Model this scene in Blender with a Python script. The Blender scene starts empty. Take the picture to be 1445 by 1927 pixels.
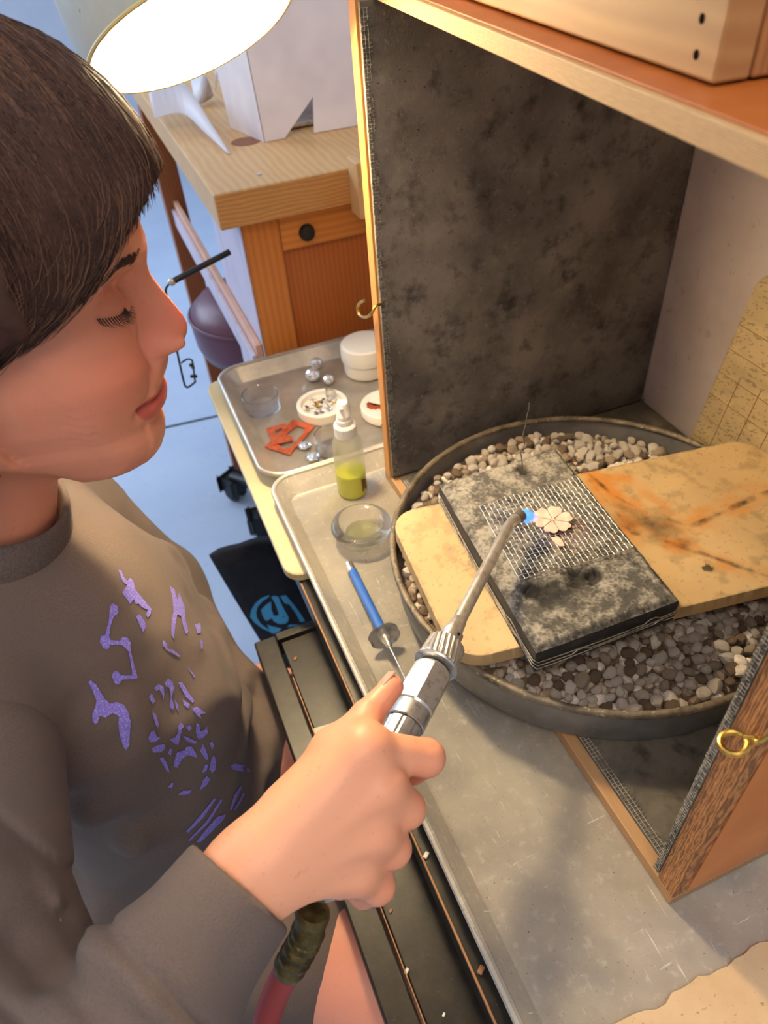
import bpy, bmesh, math, random
import numpy as np
from mathutils import Matrix, Vector
from mathutils.bvhtree import BVHTree
n=np.array
random.seed(7); RNG=np.random.default_rng(7)
sc=bpy.context.scene
# ---------------------------------------------------------------- camera (calibrated from vanishing points)
PP=np.array([722.5,963.5]); FPX=1362.67
V1=np.array([-20.,-230.]); V3=np.array([850.,2440.])
def _d(v):
    w=np.array([v[0]-PP[0],v[1]-PP[1],FPX]); return w/np.linalg.norm(w)
_Y=_d(V1); _Z=-_d(V3); _X=np.cross(_Y,_Z); R=np.stack([_X,_Y,_Z])
CAM=np.array([0,0,0.60])                     # tray surface is z=0, the floor is z=-0.8
cd=bpy.data.cameras.new('camera'); cam=bpy.data.objects.new('camera',cd); sc.collection.objects.link(cam)
cd.sensor_fit='HORIZONTAL'; cd.sensor_width=36; cd.lens=FPX/1445*36; cd.clip_start=.01
cam.matrix_world=Matrix([[R[0,0],-R[0,1],-R[0,2],CAM[0]],[R[1,0],-R[1,1],-R[1,2],CAM[1]],[R[2,0],-R[2,1],-R[2,2],CAM[2]],[0,0,0,1]])
cd.dof.use_dof=True; cd.dof.focus_distance=.56; cd.dof.aperture_fstop=12
sc.camera=cam
# ---------------------------------------------------------------- light
sc.view_settings.view_transform='Standard'; sc.view_settings.look='None'; sc.view_settings.gamma=1; sc.view_settings.exposure=0.0
sc.view_settings.use_curve_mapping=False
wd=bpy.data.worlds.new('room'); sc.world=wd; wd.use_nodes=True
wd.node_tree.nodes['Background'].inputs[0].default_value=(.80,.86,1.0,1); wd.node_tree.nodes['Background'].inputs[1].default_value=.62
def area(name,loc,target,sx,sy,power,col):
    l=bpy.data.lights.new(name,'AREA'); l.shape='RECTANGLE'; l.size=sx; l.size_y=sy; l.energy=power; l.color=col
    o=bpy.data.objects.new(name,l); sc.collection.objects.link(o); o.location=loc
    o.rotation_euler=(Vector(target)-Vector(loc)).to_track_quat('-Z','Y').to_euler(); return o
area('ceiling_light',(-.35,-.5,1.75),(.1,.35,0),1.2,.5,18,(1.0,.84,.70))  # unseen warm fill added above and behind the camera to lift the face
area('window_light',(-1.6,3.4,1.3),(-.1,1.4,-.6),2.0,1.6,80,(.62,.78,1.0))  # unseen cool area light added in place of a window, for a bluish rim
LAMP_E=520; LAMP_COL=(1.0,.78,.47)
# ---------------------------------------------------------------- measuring helpers: a sight line met with a real plane
def ray(x,y):
    w=R@np.array([x-PP[0],y-PP[1],FPX]); return w/np.linalg.norm(w)
def Pz(x,y,z=0.):
    r=ray(x,y); return CAM+r*(z-CAM[2])/r[2]
def Px(x,y,v):
    r=ray(x,y); return CAM+r*(v-CAM[0])/r[0]
def Py(x,y,v):
    r=ray(x,y); return CAM+r*(v-CAM[1])/r[1]
def Pd(x,y,d):
    return CAM+R@np.array([x-PP[0],y-PP[1],FPX])*d/FPX
def pj(p):
    q=(np.asarray(p,float)-CAM)@R; return PP+FPX*q[...,:2]/q[...,2:3]
# ---------------------------------------------------------------- materials
MATS={}
def srgb(r,g,b):
    f=lambda c:(c/255/12.92 if c/255<=.04045 else ((c/255+.055)/1.055)**2.4)
    return (f(r),f(g),f(b))
def mat(name,col,rough=.5,metal=0.,var=(),bump=None,trans=0.,ior=1.45,sss=0.,emit=None,es=0.,attr=None,spec=.5,stretch=None,coat=0.,alpha=1.,rvar=None,sheen=0.,rot=None):
    """var: list of (scale, colour, lo, hi, detail); bump (scale, strength, distance)"""
    m=bpy.data.materials.new(name); m.use_nodes=True; nt=m.node_tree; b=nt.nodes['Principled BSDF']; L=nt.links.new
    def col4(c): return (c[0],c[1],c[2],1)
    tc=nt.nodes.new('ShaderNodeTexCoord'); co=tc.outputs['Object']
    if stretch or rot:
        mp=nt.nodes.new('ShaderNodeMapping'); mp.inputs['Scale'].default_value=stretch or (1,1,1); mp.inputs['Rotation'].default_value=rot or (0,0,0); L(co,mp.inputs[0]); co=mp.outputs[0]
    def noise(scale,detail=5,rg=.6,mp_=None):
        co_=co
        if mp_:
            q=nt.nodes.new('ShaderNodeMapping'); q.inputs['Scale'].default_value=mp_[0]; q.inputs['Rotation'].default_value=(0,0,mp_[1]); L(co,q.inputs[0]); co_=q.outputs[0]
        n=nt.nodes.new('ShaderNodeTexNoise'); n.inputs['Scale'].default_value=scale; n.inputs['Detail'].default_value=detail; n.inputs['Roughness'].default_value=rg; L(co_,n.inputs['Vector']); return n.outputs['Fac']
    cur=None
    if attr:
        a=nt.nodes.new('ShaderNodeAttribute'); a.attribute_name=attr; cur=a.outputs['Color']
    for (s,c,lo,hi,dt,*mp_) in var:
        rp=nt.nodes.new('ShaderNodeMapRange'); rp.inputs[1].default_value=lo; rp.inputs[2].default_value=hi; L(noise(s,dt,.6,mp_[0] if mp_ else None),rp.inputs[0])
        mx=nt.nodes.new('ShaderNodeMix'); mx.data_type='RGBA'; L(rp.outputs[0],mx.inputs[0])
        if cur is None: mx.inputs[6].default_value=col4(col)
        else: L(cur,mx.inputs[6])
        mx.inputs[7].default_value=col4(c); cur=mx.outputs[2]
    if cur is None: b.inputs['Base Color'].default_value=col4(col)
    else: L(cur,b.inputs['Base Color'])
    b.inputs['Roughness'].default_value=rough; b.inputs['Metallic'].default_value=metal
    b.inputs['Transmission Weight'].default_value=trans; b.inputs['IOR'].default_value=ior; b.inputs['Specular IOR Level'].default_value=spec
    if rvar:
        rp=nt.nodes.new('ShaderNodeMapRange'); rp.inputs[1].default_value=.3; rp.inputs[2].default_value=.7; rp.inputs[3].default_value=rvar[1]; rp.inputs[4].default_value=rvar[2]; L(noise(rvar[0]),rp.inputs[0]); L(rp.outputs[0],b.inputs['Roughness'])
    if sss: b.inputs['Subsurface Weight'].default_value=sss; b.inputs['Subsurface Radius'].default_value=(.012,.004,.002); b.inputs['Subsurface Scale'].default_value=1.0
    if coat: b.inputs['Coat Weight'].default_value=coat; b.inputs['Coat Roughness'].default_value=.1
    if sheen: b.inputs['Sheen Weight'].default_value=sheen; b.inputs['Sheen Roughness'].default_value=.5
    if emit: b.inputs['Emission Color'].default_value=col4(emit); b.inputs['Emission Strength'].default_value=es
    if alpha<1: b.inputs['Alpha'].default_value=alpha
    if bump:
        bp=nt.nodes.new('ShaderNodeBump'); bp.inputs['Strength'].default_value=bump[1]; bp.inputs['Distance'].default_value=bump[2] if len(bump)>2 else .001
        L(noise(bump[0],6,.65),bp.inputs['Height']); L(bp.outputs[0],b.inputs['Normal'])
    MATS[name]=m; return m
def wave_mat(name,c1,c2,scale,rough=.45,axis='X',dist=6.,det=3.,dscale=1.5,stretch=(1,1,1),rot=(0,0,0),kind='BANDS',knot=None,var2=None,coat=0.):
    """wood: a distorted wave for the growth rings plus fine grain"""
    m=mat(name,c1,rough,coat=coat); nt=m.node_tree; b=nt.nodes['Principled BSDF']; L=nt.links.new
    tc=nt.nodes.new('ShaderNodeTexCoord'); mp=nt.nodes.new('ShaderNodeMapping'); mp.inputs['Scale'].default_value=stretch; mp.inputs['Rotation'].default_value=rot; L(tc.outputs['Object'],mp.inputs[0])
    w=nt.nodes.new('ShaderNodeTexWave'); w.wave_type=kind; w.bands_direction=axis
    w.inputs['Scale'].default_value=scale; w.inputs['Distortion'].default_value=dist; w.inputs['Detail'].default_value=det; w.inputs['Detail Scale'].default_value=dscale; L(mp.outputs[0],w.inputs['Vector'])
    n=nt.nodes.new('ShaderNodeTexNoise'); n.inputs['Scale'].default_value=scale*4; n.inputs['Detail'].default_value=6; L(mp.outputs[0],n.inputs['Vector'])
    md=nt.nodes.new('ShaderNodeMath'); md.operation='MULTIPLY_ADD'; md.inputs[1].default_value=.55; L(n.outputs['Fac'],md.inputs[0]); 
    m2=nt.nodes.new('ShaderNodeMath'); m2.operation='MULTIPLY'; m2.inputs[1].default_value=.55; L(w.outputs['Fac'],m2.inputs[0]); L(m2.outputs[0],md.inputs[2])
    mx=nt.nodes.new('ShaderNodeMix'); mx.data_type='RGBA'; L(md.outputs[0],mx.inputs[0]); mx.inputs[6].default_value=(*c1,1); mx.inputs[7].default_value=(*c2,1)
    L(mx.outputs[2],b.inputs['Base Color']); return m
# ---------------------------------------------------------------- numpy noise
def _hash(i,j,k,seed):
    n=(i*374761393+j*668265263+k*2147483647+seed*1274126177)&0xffffffff
    n=((n^(n>>13))*1274126177)&0xffffffff
    return ((n^(n>>16))&0xffff)/65535.
def vnoise(p,seed=0):
    p=np.asarray(p,float); i=np.floor(p).astype(np.int64); f=p-i; f=f*f*(3-2*f); r=0
    for a in (0,1):
        for b in (0,1):
            for c in (0,1):
                w=(f[...,0] if a else 1-f[...,0])*(f[...,1] if b else 1-f[...,1])*(f[...,2] if c else 1-f[...,2])
                r=r+w*_hash(i[...,0]+a,i[...,1]+b,i[...,2]+c,seed)
    return r
def fbm(p,o=4,seed=0):
    p=np.asarray(p,float); r=0; a=.5; t=0
    for k in range(o): r=r+a*vnoise(p*2**k+k*17.3,seed+k); t+=a; a*=.5
    return r/t
def sstep(a,b,x):
    t=np.clip((x-a)/(b-a),0,1); return t*t*(3-2*t)
# ---------------------------------------------------------------- objects
COL=sc.collection
def tagit(o,label=None,cat=None,group=None,kind=None):
    if label: o['label']=label
    if cat: o['category']=cat
    if group: o['group']=group
    if kind: o['kind']=kind
    return o
def thing(name,loc,label,cat,group=None,kind=None):
    e=bpy.data.objects.new(name,None); e.empty_display_size=.02; e.location=loc; COL.objects.link(e); return tagit(e,label,cat,group,kind)
def link(name,me,m,parent=None,label=None,cat=None,group=None,kind=None,smooth=False,loc=None):
    o=bpy.data.objects.new(name,me); COL.objects.link(o)
    if m is not None: me.materials.append(MATS[m] if isinstance(m,str) else m)
    if smooth: me.polygons.foreach_set('use_smooth',[True]*len(me.polygons))
    if loc is not None: o.location=loc
    if parent:
        o.parent=parent
        o.matrix_parent_inverse=Matrix.Identity(4) if parent.type!='EMPTY' else Matrix.Translation(parent.location).inverted()
    return tagit(o,label,cat,group,kind)
class MB:
    """collects shapes in world coordinates; build() links them as one mesh"""
    def __init__(s): s.bm=bmesh.new()
    def box(s,a,b,bev=0.,seg=2):
        a=np.minimum(a,b),np.maximum(a,b); c=(a[0]+a[1])/2; d=a[1]-a[0]
        return s.obox(c,np.eye(3),d,bev,seg)
    def obox(s,c,axes,size,bev=0.,seg=2):
        r=bmesh.ops.create_cube(s.bm,size=1); vs=r['verts']; A=np.asarray(axes,float); 
        for v in vs: v.co=Vector(np.asarray(c)+v.co.x*size[0]*A[0]+v.co.y*size[1]*A[1]+v.co.z*size[2]*A[2])
        if bev>0:
            es=list({e for v in vs for e in v.link_edges}); bmesh.ops.bevel(s.bm,geom=es,offset=bev,segments=seg,profile=.5,affect='EDGES')
        return s
    def tube(s,path,r,n=8,cap=True,closed=False,squash=None):
        P=[np.asarray(p,float) for p in path]; N=len(P); rs=[r]*N if np.isscalar(r) else list(r); rings=[]; prev=None
        for i in range(N):
            if closed: t=P[(i+1)%N]-P[i-1]
            else: t=P[min(i+1,N-1)]-P[max(i-1,0)]
            t=t/(np.linalg.norm(t)+1e-12)
            if prev is None:
                u=np.cross(t,[0,0,1.]); 
                if np.linalg.norm(u)<.1: u=np.cross(t,[1.,0,0])
            else: u=prev-t*np.dot(prev,t)
            u/=np.linalg.norm(u); v=np.cross(t,u); prev=u
            rings.append([s.bm.verts.new(Vector(P[i]+rs[i]*(math.cos(2*math.pi*k/n)*u+math.sin(2*math.pi*k/n)*v))) for k in range(n)])
        for i in range(N if closed else N-1):
            a=rings[i]; b=rings[(i+1)%N]
            for k in range(n): s.bm.faces.new((a[k],a[(k+1)%n],b[(k+1)%n],b[k]))
        if cap and not closed:
            s.bm.faces.new(list(reversed(rings[0]))); s.bm.faces.new(rings[-1])
        return s
    def lathe(s,prof,c,axis=(0,0,1),n=32,ripple=None):
        """prof: list of (r, h) along the axis from c"""
        a=np.asarray(axis,float); a/=np.linalg.norm(a); u=np.cross(a,[0,1.,0] if abs(a[1])<.9 else [1.,0,0]); u/=np.linalg.norm(u); v=np.cross(a,u); c=np.asarray(c,float); rings=[]
        for (r,h) in prof:
            if r<1e-6: rings.append([s.bm.verts.new(Vector(c+a*h))])
            else: rings.append([s.bm.verts.new(Vector(c+a*h+(r*(1 if ripple is None else ripple(k,h)))*(math.cos(2*math.pi*k/n)*u+math.sin(2*math.pi*k/n)*v))) for k in range(n)])
        for i in range(len(rings)-1):
            p,q=rings[i],rings[i+1]
            for k in range(n):
                k2=(k+1)%n
                if len(p)==1 and len(q)==1: continue
                if len(p)==1: s.bm.faces.new((p[0],q[k],q[k2]))
                elif len(q)==1: s.bm.faces.new((p[k],q[0],p[k2]))
                else: s.bm.faces.new((p[k],q[k],q[k2],p[k2]))
        return s
    def prism(s,pts,off,bev=0.):
        """pts: 3-D polygon, off: extrusion vector"""
        off=np.asarray(off,float); a=[s.bm.verts.new(Vector(p)) for p in pts]; b=[s.bm.verts.new(Vector(np.asarray(p)+off)) for p in pts]; n=len(a)
        fs=[s.bm.faces.new(a),s.bm.faces.new(list(reversed(b)))]
        for k in range(n): fs.append(s.bm.faces.new((a[k],b[k],b[(k+1)%n],a[(k+1)%n])))
        bmesh.ops.triangulate(s.bm,faces=fs[:2]) if n>4 else None
        if bev>0:
            es=list({e for v in a+b for e in v.link_edges if len(e.link_faces)==2 and e.calc_face_angle(0)>.5}); bmesh.ops.bevel(s.bm,geom=es,offset=bev,segments=1,affect='EDGES')
        return s
    def build(s,name,m,parent=None,label=None,cat=None,group=None,kind=None,smooth=False,ang=None,loc=None):
        bmesh.ops.recalc_face_normals(s.bm,faces=s.bm.faces[:])
        me=bpy.data.meshes.new(name)
        if loc is not None: bmesh.ops.translate(s.bm,verts=s.bm.verts[:],vec=-Vector(loc))
        s.bm.to_mesh(me); s.bm.free()
        o=link(name,me,m,parent,label,cat,group,kind,loc=loc)
        if smooth:
            me.polygons.foreach_set('use_smooth',[True]*len(me.polygons))
            me.set_sharp_from_angle(angle=ang if ang else .6)
        return o
def from_arrays(name,V,Fc,m,parent=None,smooth=True,cols=None,cname='tint',**k):
    me=bpy.data.meshes.new(name); V=np.asarray(V,np.float32); Fc=np.asarray(Fc,np.int32)
    me.vertices.add(len(V)); me.vertices.foreach_set('co',V.ravel()); n=Fc.shape[1]
    me.loops.add(Fc.size); me.loops.foreach_set('vertex_index',Fc.ravel()); me.polygons.add(len(Fc)); me.polygons.foreach_set('loop_start',np.arange(0,Fc.size,n,dtype=np.int32))
    me.update(calc_edges=True); me.validate()
    if cols is not None:
        a=me.color_attributes.new(cname,'FLOAT_COLOR','POINT'); C4=np.ones((len(V),4),np.float32); C4[:,:3]=cols; a.data.foreach_set('color',C4.ravel())
    return link(name,me,m,parent,smooth=smooth,**k)
def plate(name,o,u,v,nu,nv,m,thick,hfun=None,cfun=None,parent=None,edge_col=None,shape=None,**k):
    """a board: grid top o+u*a+v*b (a,b in 0..1) with relief hfun, painted marks cfun, sides and underside"""
    o,u,v=[np.asarray(t,float) for t in (o,u,v)]; nrm=np.cross(u,v); nrm/=np.linalg.norm(nrm)
    A,B=np.meshgrid(np.linspace(0,1,nu),np.linspace(0,1,nv),indexing='ij')
    if shape is not None: A,B=shape(A,B)
    Pt=o+A[...,None]*u+B[...,None]*v; h=hfun(A,B) if hfun else np.zeros_like(A)
    top=(Pt+h[...,None]*nrm).reshape(-1,3); 
    idx=np.arange(nu*nv).reshape(nu,nv); q=np.stack([idx[:-1,:-1],idx[1:,:-1],idx[1:,1:],idx[:-1,1:]],-1).reshape(-1,4)
    ring=np.concatenate([idx[:-1,0],idx[-1,:-1],idx[:0:-1,-1],idx[0,:0:-1]]); nt_=len(top)
    low=(Pt.reshape(-1,3)[ring]-nrm*thick); n=len(ring); li=np.arange(nt_,nt_+n)
    side=np.stack([ring,li,np.roll(li,-1),np.roll(ring,-1)],-1)
    cen=nt_+n; V=np.concatenate([top,low,[low.mean(0)]])
    bot=np.stack([li,np.full(n,cen),np.full(n,cen),np.roll(li,-1)],-1)
    me_f=[tuple(f) for f in np.concatenate([q,side])]+[(int(a),cen,int(b)) for a,b in zip(li,np.roll(li,-1))]
    me=bpy.data.meshes.new(name); me.from_pydata(V.tolist(),[],[tuple(int(i) for i in f) for f in me_f]); me.update()
    if cfun:
        c=np.ones((len(V),4),np.float32); cc=cfun(A,B).reshape(-1,3); c[:nt_,:3]=cc; c[nt_:nt_+n,:3]=(cc[ring]*.85 if edge_col is None else edge_col); c[cen,:3]=c[nt_,:3]
        a=me.color_attributes.new('tint','FLOAT_COLOR','POINT'); a.data.foreach_set('color',c.ravel())
    o_=link(name,me,m,parent,**k); me.polygons.foreach_set('use_smooth',[i<len(q) for i in range(len(me.polygons))]); return o_
# ---------------------------------------------------------------- implicit surfaces
def smin(a,b,k): 
    h=np.clip(.5+.5*(b-a)/k,0,1); return b+(a-b)*h-k*h*(1-h)
def smax(a,b,k): return -smin(-a,-b,k)
def rcone(p,a,b,r1,r2):
    a=np.asarray(a);b=np.asarray(b); ba=b-a; pa=p-a; t=np.clip(pa@ba/(ba@ba),0,1); return np.linalg.norm(pa-t[...,None]*ba,axis=-1)-(r1+(r2-r1)*t)
def ell(p,c,r,A=None):
    q=p-np.asarray(c); 
    if A is not None: q=q@np.asarray(A).T
    r=np.asarray(r); k0=np.linalg.norm(q/r,axis=-1); k1=np.linalg.norm(q/(r*r),axis=-1)+1e-9; return k0*(k0-1)/k1
def chain(p,pts,rs,k=None):
    d=None
    for i in range(len(pts)-1):
        e=rcone(p,pts[i],pts[i+1],rs[i],rs[i+1]); d=e if d is None else (np.minimum(d,e) if not k else smin(d,e,k))
    return d
def snets(fn,lo,hi,h):
    lo=np.asarray(lo,float); hi=np.asarray(hi,float); n=np.ceil((hi-lo)/h).astype(int)+1
    ax=[lo[i]+h*np.arange(n[i]) for i in range(3)]
    BK=8; nb=-(-n//BK); cx=[lo[i]+h*(np.arange(nb[i])*BK+(BK-1)/2) for i in range(3)]
    CG=np.stack(np.meshgrid(*cx,indexing='ij'),-1).reshape(-1,3); cvl=np.concatenate([fn(CG[i:i+60000]) for i in range(0,len(CG),60000)]).reshape(nb)
    val=np.repeat(np.repeat(np.repeat(cvl,BK,0),BK,1),BK,2)[:n[0],:n[1],:n[2]].copy()
    near=np.argwhere(np.abs(cvl)<h*BK*1.75+.008); off=np.stack(np.meshgrid(*[np.arange(BK)]*3,indexing='ij'),-1).reshape(-1,3)
    for i in range(0,len(near),300):
        I=(near[i:i+300,None,:]*BK+off[None]).reshape(-1,3); I=I[(I<n).all(1)]; val[tuple(I.T)]=fn(lo+h*I)
    s=val<0; m=n-1; acc=np.zeros((*m,3)); cnt=np.zeros(m)
    corner=[(a,b,c) for a in(0,1) for b in(0,1) for c in(0,1)]
    sl=lambda c:tuple(slice(c[i],c[i]+m[i]) for i in range(3))
    for c in corner:
        for d in range(3):
            if c[d]: continue
            e=list(c); e[d]=1; va=val[sl(c)]; vb=val[sl(e)]; x=(va<0)!=(vb<0); t=np.where(x,va/(va-vb+1e-30),0)
            for k in range(3): acc[...,k]+=np.where(x,c[k]+(t if k==d else 0),0)
            cnt+=x
    act=cnt>0; idx=-np.ones(m,int); idx[act]=np.arange(act.sum()); base=np.argwhere(act); V=lo+h*(base+acc[act]/cnt[act][:,None]); Fs=[]
    for d in range(3):
        a,b=[k for k in range(3) if k!=d]
        sA=[slice(None)]*3; sB=[slice(None)]*3; sA[d]=slice(0,-1); sB[d]=slice(1,None); x=(s[tuple(sA)]!=s[tuple(sB)]); x0=s[tuple(sA)]
        I=np.argwhere(x); keep=(I[:,a]>0)&(I[:,b]>0)&(I[:,a]<m[a])&(I[:,b]<m[b]); I=I[keep]; sg=x0[tuple(I.T)]
        def cell(da,db): J=I.copy(); J[:,a]-=da; J[:,b]-=db; return idx[tuple(J.T)]
        q=np.stack([cell(1,1),cell(0,1),cell(0,0),cell(1,0)],-1); flip=sg if d!=1 else ~sg; q[~flip]=q[~flip][:,::-1]; Fs.append(q)
    Fq=np.concatenate(Fs); Fq=Fq[(Fq>=0).all(1)]; return V,Fq
# ================================================================ materials
wave_mat('maple',srgb(222,182,128),srgb(204,158,102),26,rough=.45,axis='X',dist=5,det=2,dscale=.9,stretch=(1,.35,1))
wave_mat('maple_end',srgb(210,160,96),srgb(180,124,64),55,rough=.5,axis='Z',dist=7,det=2,dscale=.6,stretch=(.35,1,1))
wave_mat('orange_wood',srgb(206,132,58),srgb(184,106,40),30,rough=.38,axis='X',dist=2,det=3,stretch=(1,1,.12))
wave_mat('orange_wood_x',srgb(212,140,64),srgb(190,114,46),30,rough=.38,axis='Z',dist=2,det=3,stretch=(.12,1,1))
wave_mat('door_wood',srgb(184,106,46),srgb(164,88,34),40,rough=.4,axis='X',dist=2,det=3,stretch=(1,1,.1))
wave_mat('leg_wood',srgb(150,88,46),srgb(126,70,34),40,rough=.45,axis='X',dist=2,det=3,stretch=(1,1,.1))
wave_mat('pine_box',srgb(176,130,78),srgb(158,110,62),30,rough=.5,axis='Z',dist=3,det=3,stretch=(1,.12,1))
wave_mat('pine_end',srgb(176,122,70),srgb(140,88,46),90,rough=.6,axis='X',dist=3,det=3,stretch=(1,1,.3))
wave_mat('ply_edge',srgb(214,156,84),srgb(150,88,34),340,rough=.55,axis='Y',dist=1.2,det=2,dscale=3,stretch=(.4,1,.04))
wave_mat('ply_edge_h',srgb(214,178,122),srgb(168,118,66),330,rough=.55,axis='Z',dist=1.6,det=2,dscale=3,stretch=(1,.08,1))
wave_mat('ply_edge_grain',srgb(196,136,80),srgb(80,42,20),150,rough=.6,axis='Y',dist=9,det=4,dscale=2.5,stretch=(.5,1,.16))
wave_mat('ply_base',srgb(176,138,96),srgb(130,94,60),150,rough=.6,axis='Z',dist=2,det=3,stretch=(1,.1,1))
mat('shelf_orange',srgb(186,104,44),.4,var=[(30,srgb(170,90,34),.35,.7,4)])
mat('panel_orange',srgb(196,122,60),.45,var=[(20,srgb(178,104,48),.3,.7,5)])
mat('soot_board',srgb(126,120,110),.85,var=[(9,srgb(82,77,70),.38,.62,8),(45,srgb(46,42,38),.52,.75,6),(160,srgb(140,130,114),.60,.85,4),(300,srgb(30,28,26),.66,.74,2)],bump=(400,.5,.001))
mat('soot_floor',srgb(100,94,84),.85,var=[(12,srgb(58,54,46),.38,.62,8),(50,srgb(44,40,34),.5,.75,6)],bump=(400,.5,.001))
mat('fibre',srgb(150,142,124),.9,var=[(300,srgb(70,66,60),.45,.6,3)],bump=(500,.8,.001))
mat('booth_back',srgb(176,162,158),.5,var=[(8,srgb(158,142,138),.35,.7,6),(60,srgb(110,98,92),.62,.85,8),(220,srgb(60,52,48),.72,.8,3)])
mat('tan_tile',srgb(168,144,104),.7,var=[(30,srgb(146,120,82),.35,.7,8),(260,srgb(104,82,52),.6,.75,4)],bump=(300,.3,.001))
mat('floor_grey',srgb(176,190,210),.35,var=[(3,srgb(162,178,200),.35,.7,6),(40,srgb(150,164,184),.6,.8,5)])
mat('wall_pale',srgb(228,236,246),.8,var=[(4,srgb(214,226,242),.35,.7,5)])
mat('alu',srgb(196,188,170),.36,.50,var=[(14,srgb(166,160,150),.35,.7,7),(120,srgb(214,208,194),.55,.8,6),(60,srgb(236,232,222),.66,.74,3,((6,.35,1),.5)),(50,srgb(238,234,226),.68,.75,3,((.5,7,1),.25)),(80,srgb(120,112,98),.68,.78,3,((5,.4,1),-.3)),(420,srgb(96,88,74),.66,.74,3)],bump=(700,.25,.0004),rvar=(30,.42,.6))
mat('alu_back',srgb(200,190,172),.32,.55,var=[(14,srgb(150,144,134),.35,.7,7),(300,srgb(116,106,92),.66,.76,3)],rvar=(24,.32,.5))
mat('black_paint',srgb(30,27,24),.40,spec=.3,var=[(60,srgb(44,40,34),.4,.7,6),(500,srgb(92,82,66),.70,.76,2)],bump=(200,.3,.0006))
mat('worn_wood',srgb(150,108,70),.6)
mat('cream_board',srgb(214,196,152),.5,var=[(10,srgb(204,184,138),.35,.7,5)])
mat('white_paper',srgb(240,232,230),.7,var=[(6,srgb(210,202,208),.4,.7,3)])
mat('tissue',srgb(226,224,232),.6,alpha=.85)
mat('white_plastic',srgb(232,226,212),.28)
mat('ceramic',srgb(228,220,204),.4,var=[(200,srgb(200,186,160),.62,.75,4)])
mat('glass',(1,1,1),.02,trans=1.,ior=1.46)
mat('glass_soft',(1,1,1),.02,trans=1.,ior=1.4,alpha=.78)
mat('crystal',(.95,.95,.96),.05,.6,trans=.4,ior=1.6)
mat('liquid_yellow',srgb(236,236,50),.1,trans=.35,ior=1.34,emit=None)
mat('liquid_pale',srgb(238,236,180),.05,trans=.9,ior=1.34,alpha=.6)
mat('frosted',srgb(224,222,196),.4,trans=.75,ior=1.3,alpha=.55)
mat('label_brown',srgb(110,76,22),.6)
mat('dark_hole',srgb(30,20,14),1.,spec=0.)
mat('copper',srgb(232,124,84),.34,.75,var=[(120,srgb(200,96,62),.4,.7,5)])
mat('copper_dull',srgb(236,200,178),.6,.1,var=[(160,srgb(222,176,152),.4,.7,5),(400,srgb(150,96,76),.68,.78,3)])
mat('silver',srgb(226,222,214),.16,1.)
mat('chrome',srgb(198,196,192),.36,.8,var=[(200,srgb(140,136,128),.5,.75,4)])
mat('steel',srgb(214,208,196),.3,.75,var=[(120,srgb(160,150,134),.45,.75,5)])
mat('brass',srgb(206,170,88),.3,1.,var=[(300,srgb(150,112,50),.5,.75,4)])
mat('blue_handle',srgb(34,82,156),.45)
mat('pan_steel',srgb(128,127,126),.5,.45,var=[(25,srgb(100,98,96),.35,.65,7),(160,srgb(150,144,134),.6,.8,5)],bump=(300,.3,.0006))
mat('pan_rim',srgb(122,110,92),.55,.4,var=[(60,srgb(74,66,56),.4,.65,7),(200,srgb(186,170,140),.58,.75,5)],bump=(250,.7,.001))
for i,(a,b) in enumerate([((222,210,196),(176,160,142)),((190,172,152),(130,112,94)),((136,114,94),(82,68,56)),((236,226,214),(192,178,162))]):
    mat('pumice%d'%i,srgb(*a),.9,var=[(160,srgb(*b),.42,.68,7)],bump=(700,.9,.0015))
mat('board_paint',(.6,.45,.25),.75,attr='tint',bump=(500,.25,.0005))
mat('block_paint',(.2,.2,.2),.9,attr='tint',bump=(700,.7,.0012))
mat('block_side',srgb(30,28,27),.7,var=[(80,srgb(60,56,52),.5,.75,6)],bump=(200,.5,.001))
mat('wire_pale',srgb(196,186,166),.42,.75,var=[(60,srgb(120,108,92),.5,.7,4)])
mat('wire_dark',srgb(120,110,98),.5,.7)
mat('black_plastic',srgb(22,22,24),.45)
mat('bag_cloth',srgb(14,15,20),.85,var=[(40,srgb(22,24,34),.4,.7,4)],bump=(900,.4,.0006))
mat('bag_print',srgb(66,150,190),.7)
mat('stool_vinyl',srgb(104,62,78),.4,var=[(12,srgb(88,50,66),.4,.7,4)])
mat('lilac_panel',srgb(196,186,200),.5,var=[(30,srgb(170,158,176),.5,.8,5)],stretch=(1,1,.3))
mat('pink_rail',srgb(214,170,146),.5,var=[(20,srgb(200,150,126),.4,.7,4)])
mat('lamp_shade',srgb(184,190,184),.45,var=[(14,srgb(160,166,158),.35,.7,6),(120,srgb(120,118,108),.66,.78,4)])
mat('lamp_inside',srgb(245,240,228),.5)
mat('lamp_rim',srgb(205,190,130),.5)
mat('bulb',(1,1,1),.5,emit=LAMP_COL,es=LAMP_E)
mat('flame_blue',(.05,.15,.9),.5,emit=(.05,.22,1.0),es=2.2,alpha=.8)
mat('flame_pale',(.5,.4,.9),.5,emit=(.5,.45,1.0),es=1.2,alpha=.35)
mat('hose_red',srgb(150,52,44),.55)
mat('ferrule',srgb(116,100,58),.45,.8,var=[(90,srgb(66,54,30),.4,.7,5)],bump=(120,.8,.002))
mat('tape',srgb(196,190,160),.2,trans=.3)
mat('worn_sheet',srgb(206,178,140),.7,var=[(20,srgb(190,158,116),.35,.7,7),(300,srgb(150,116,80),.64,.74,3)])
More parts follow.
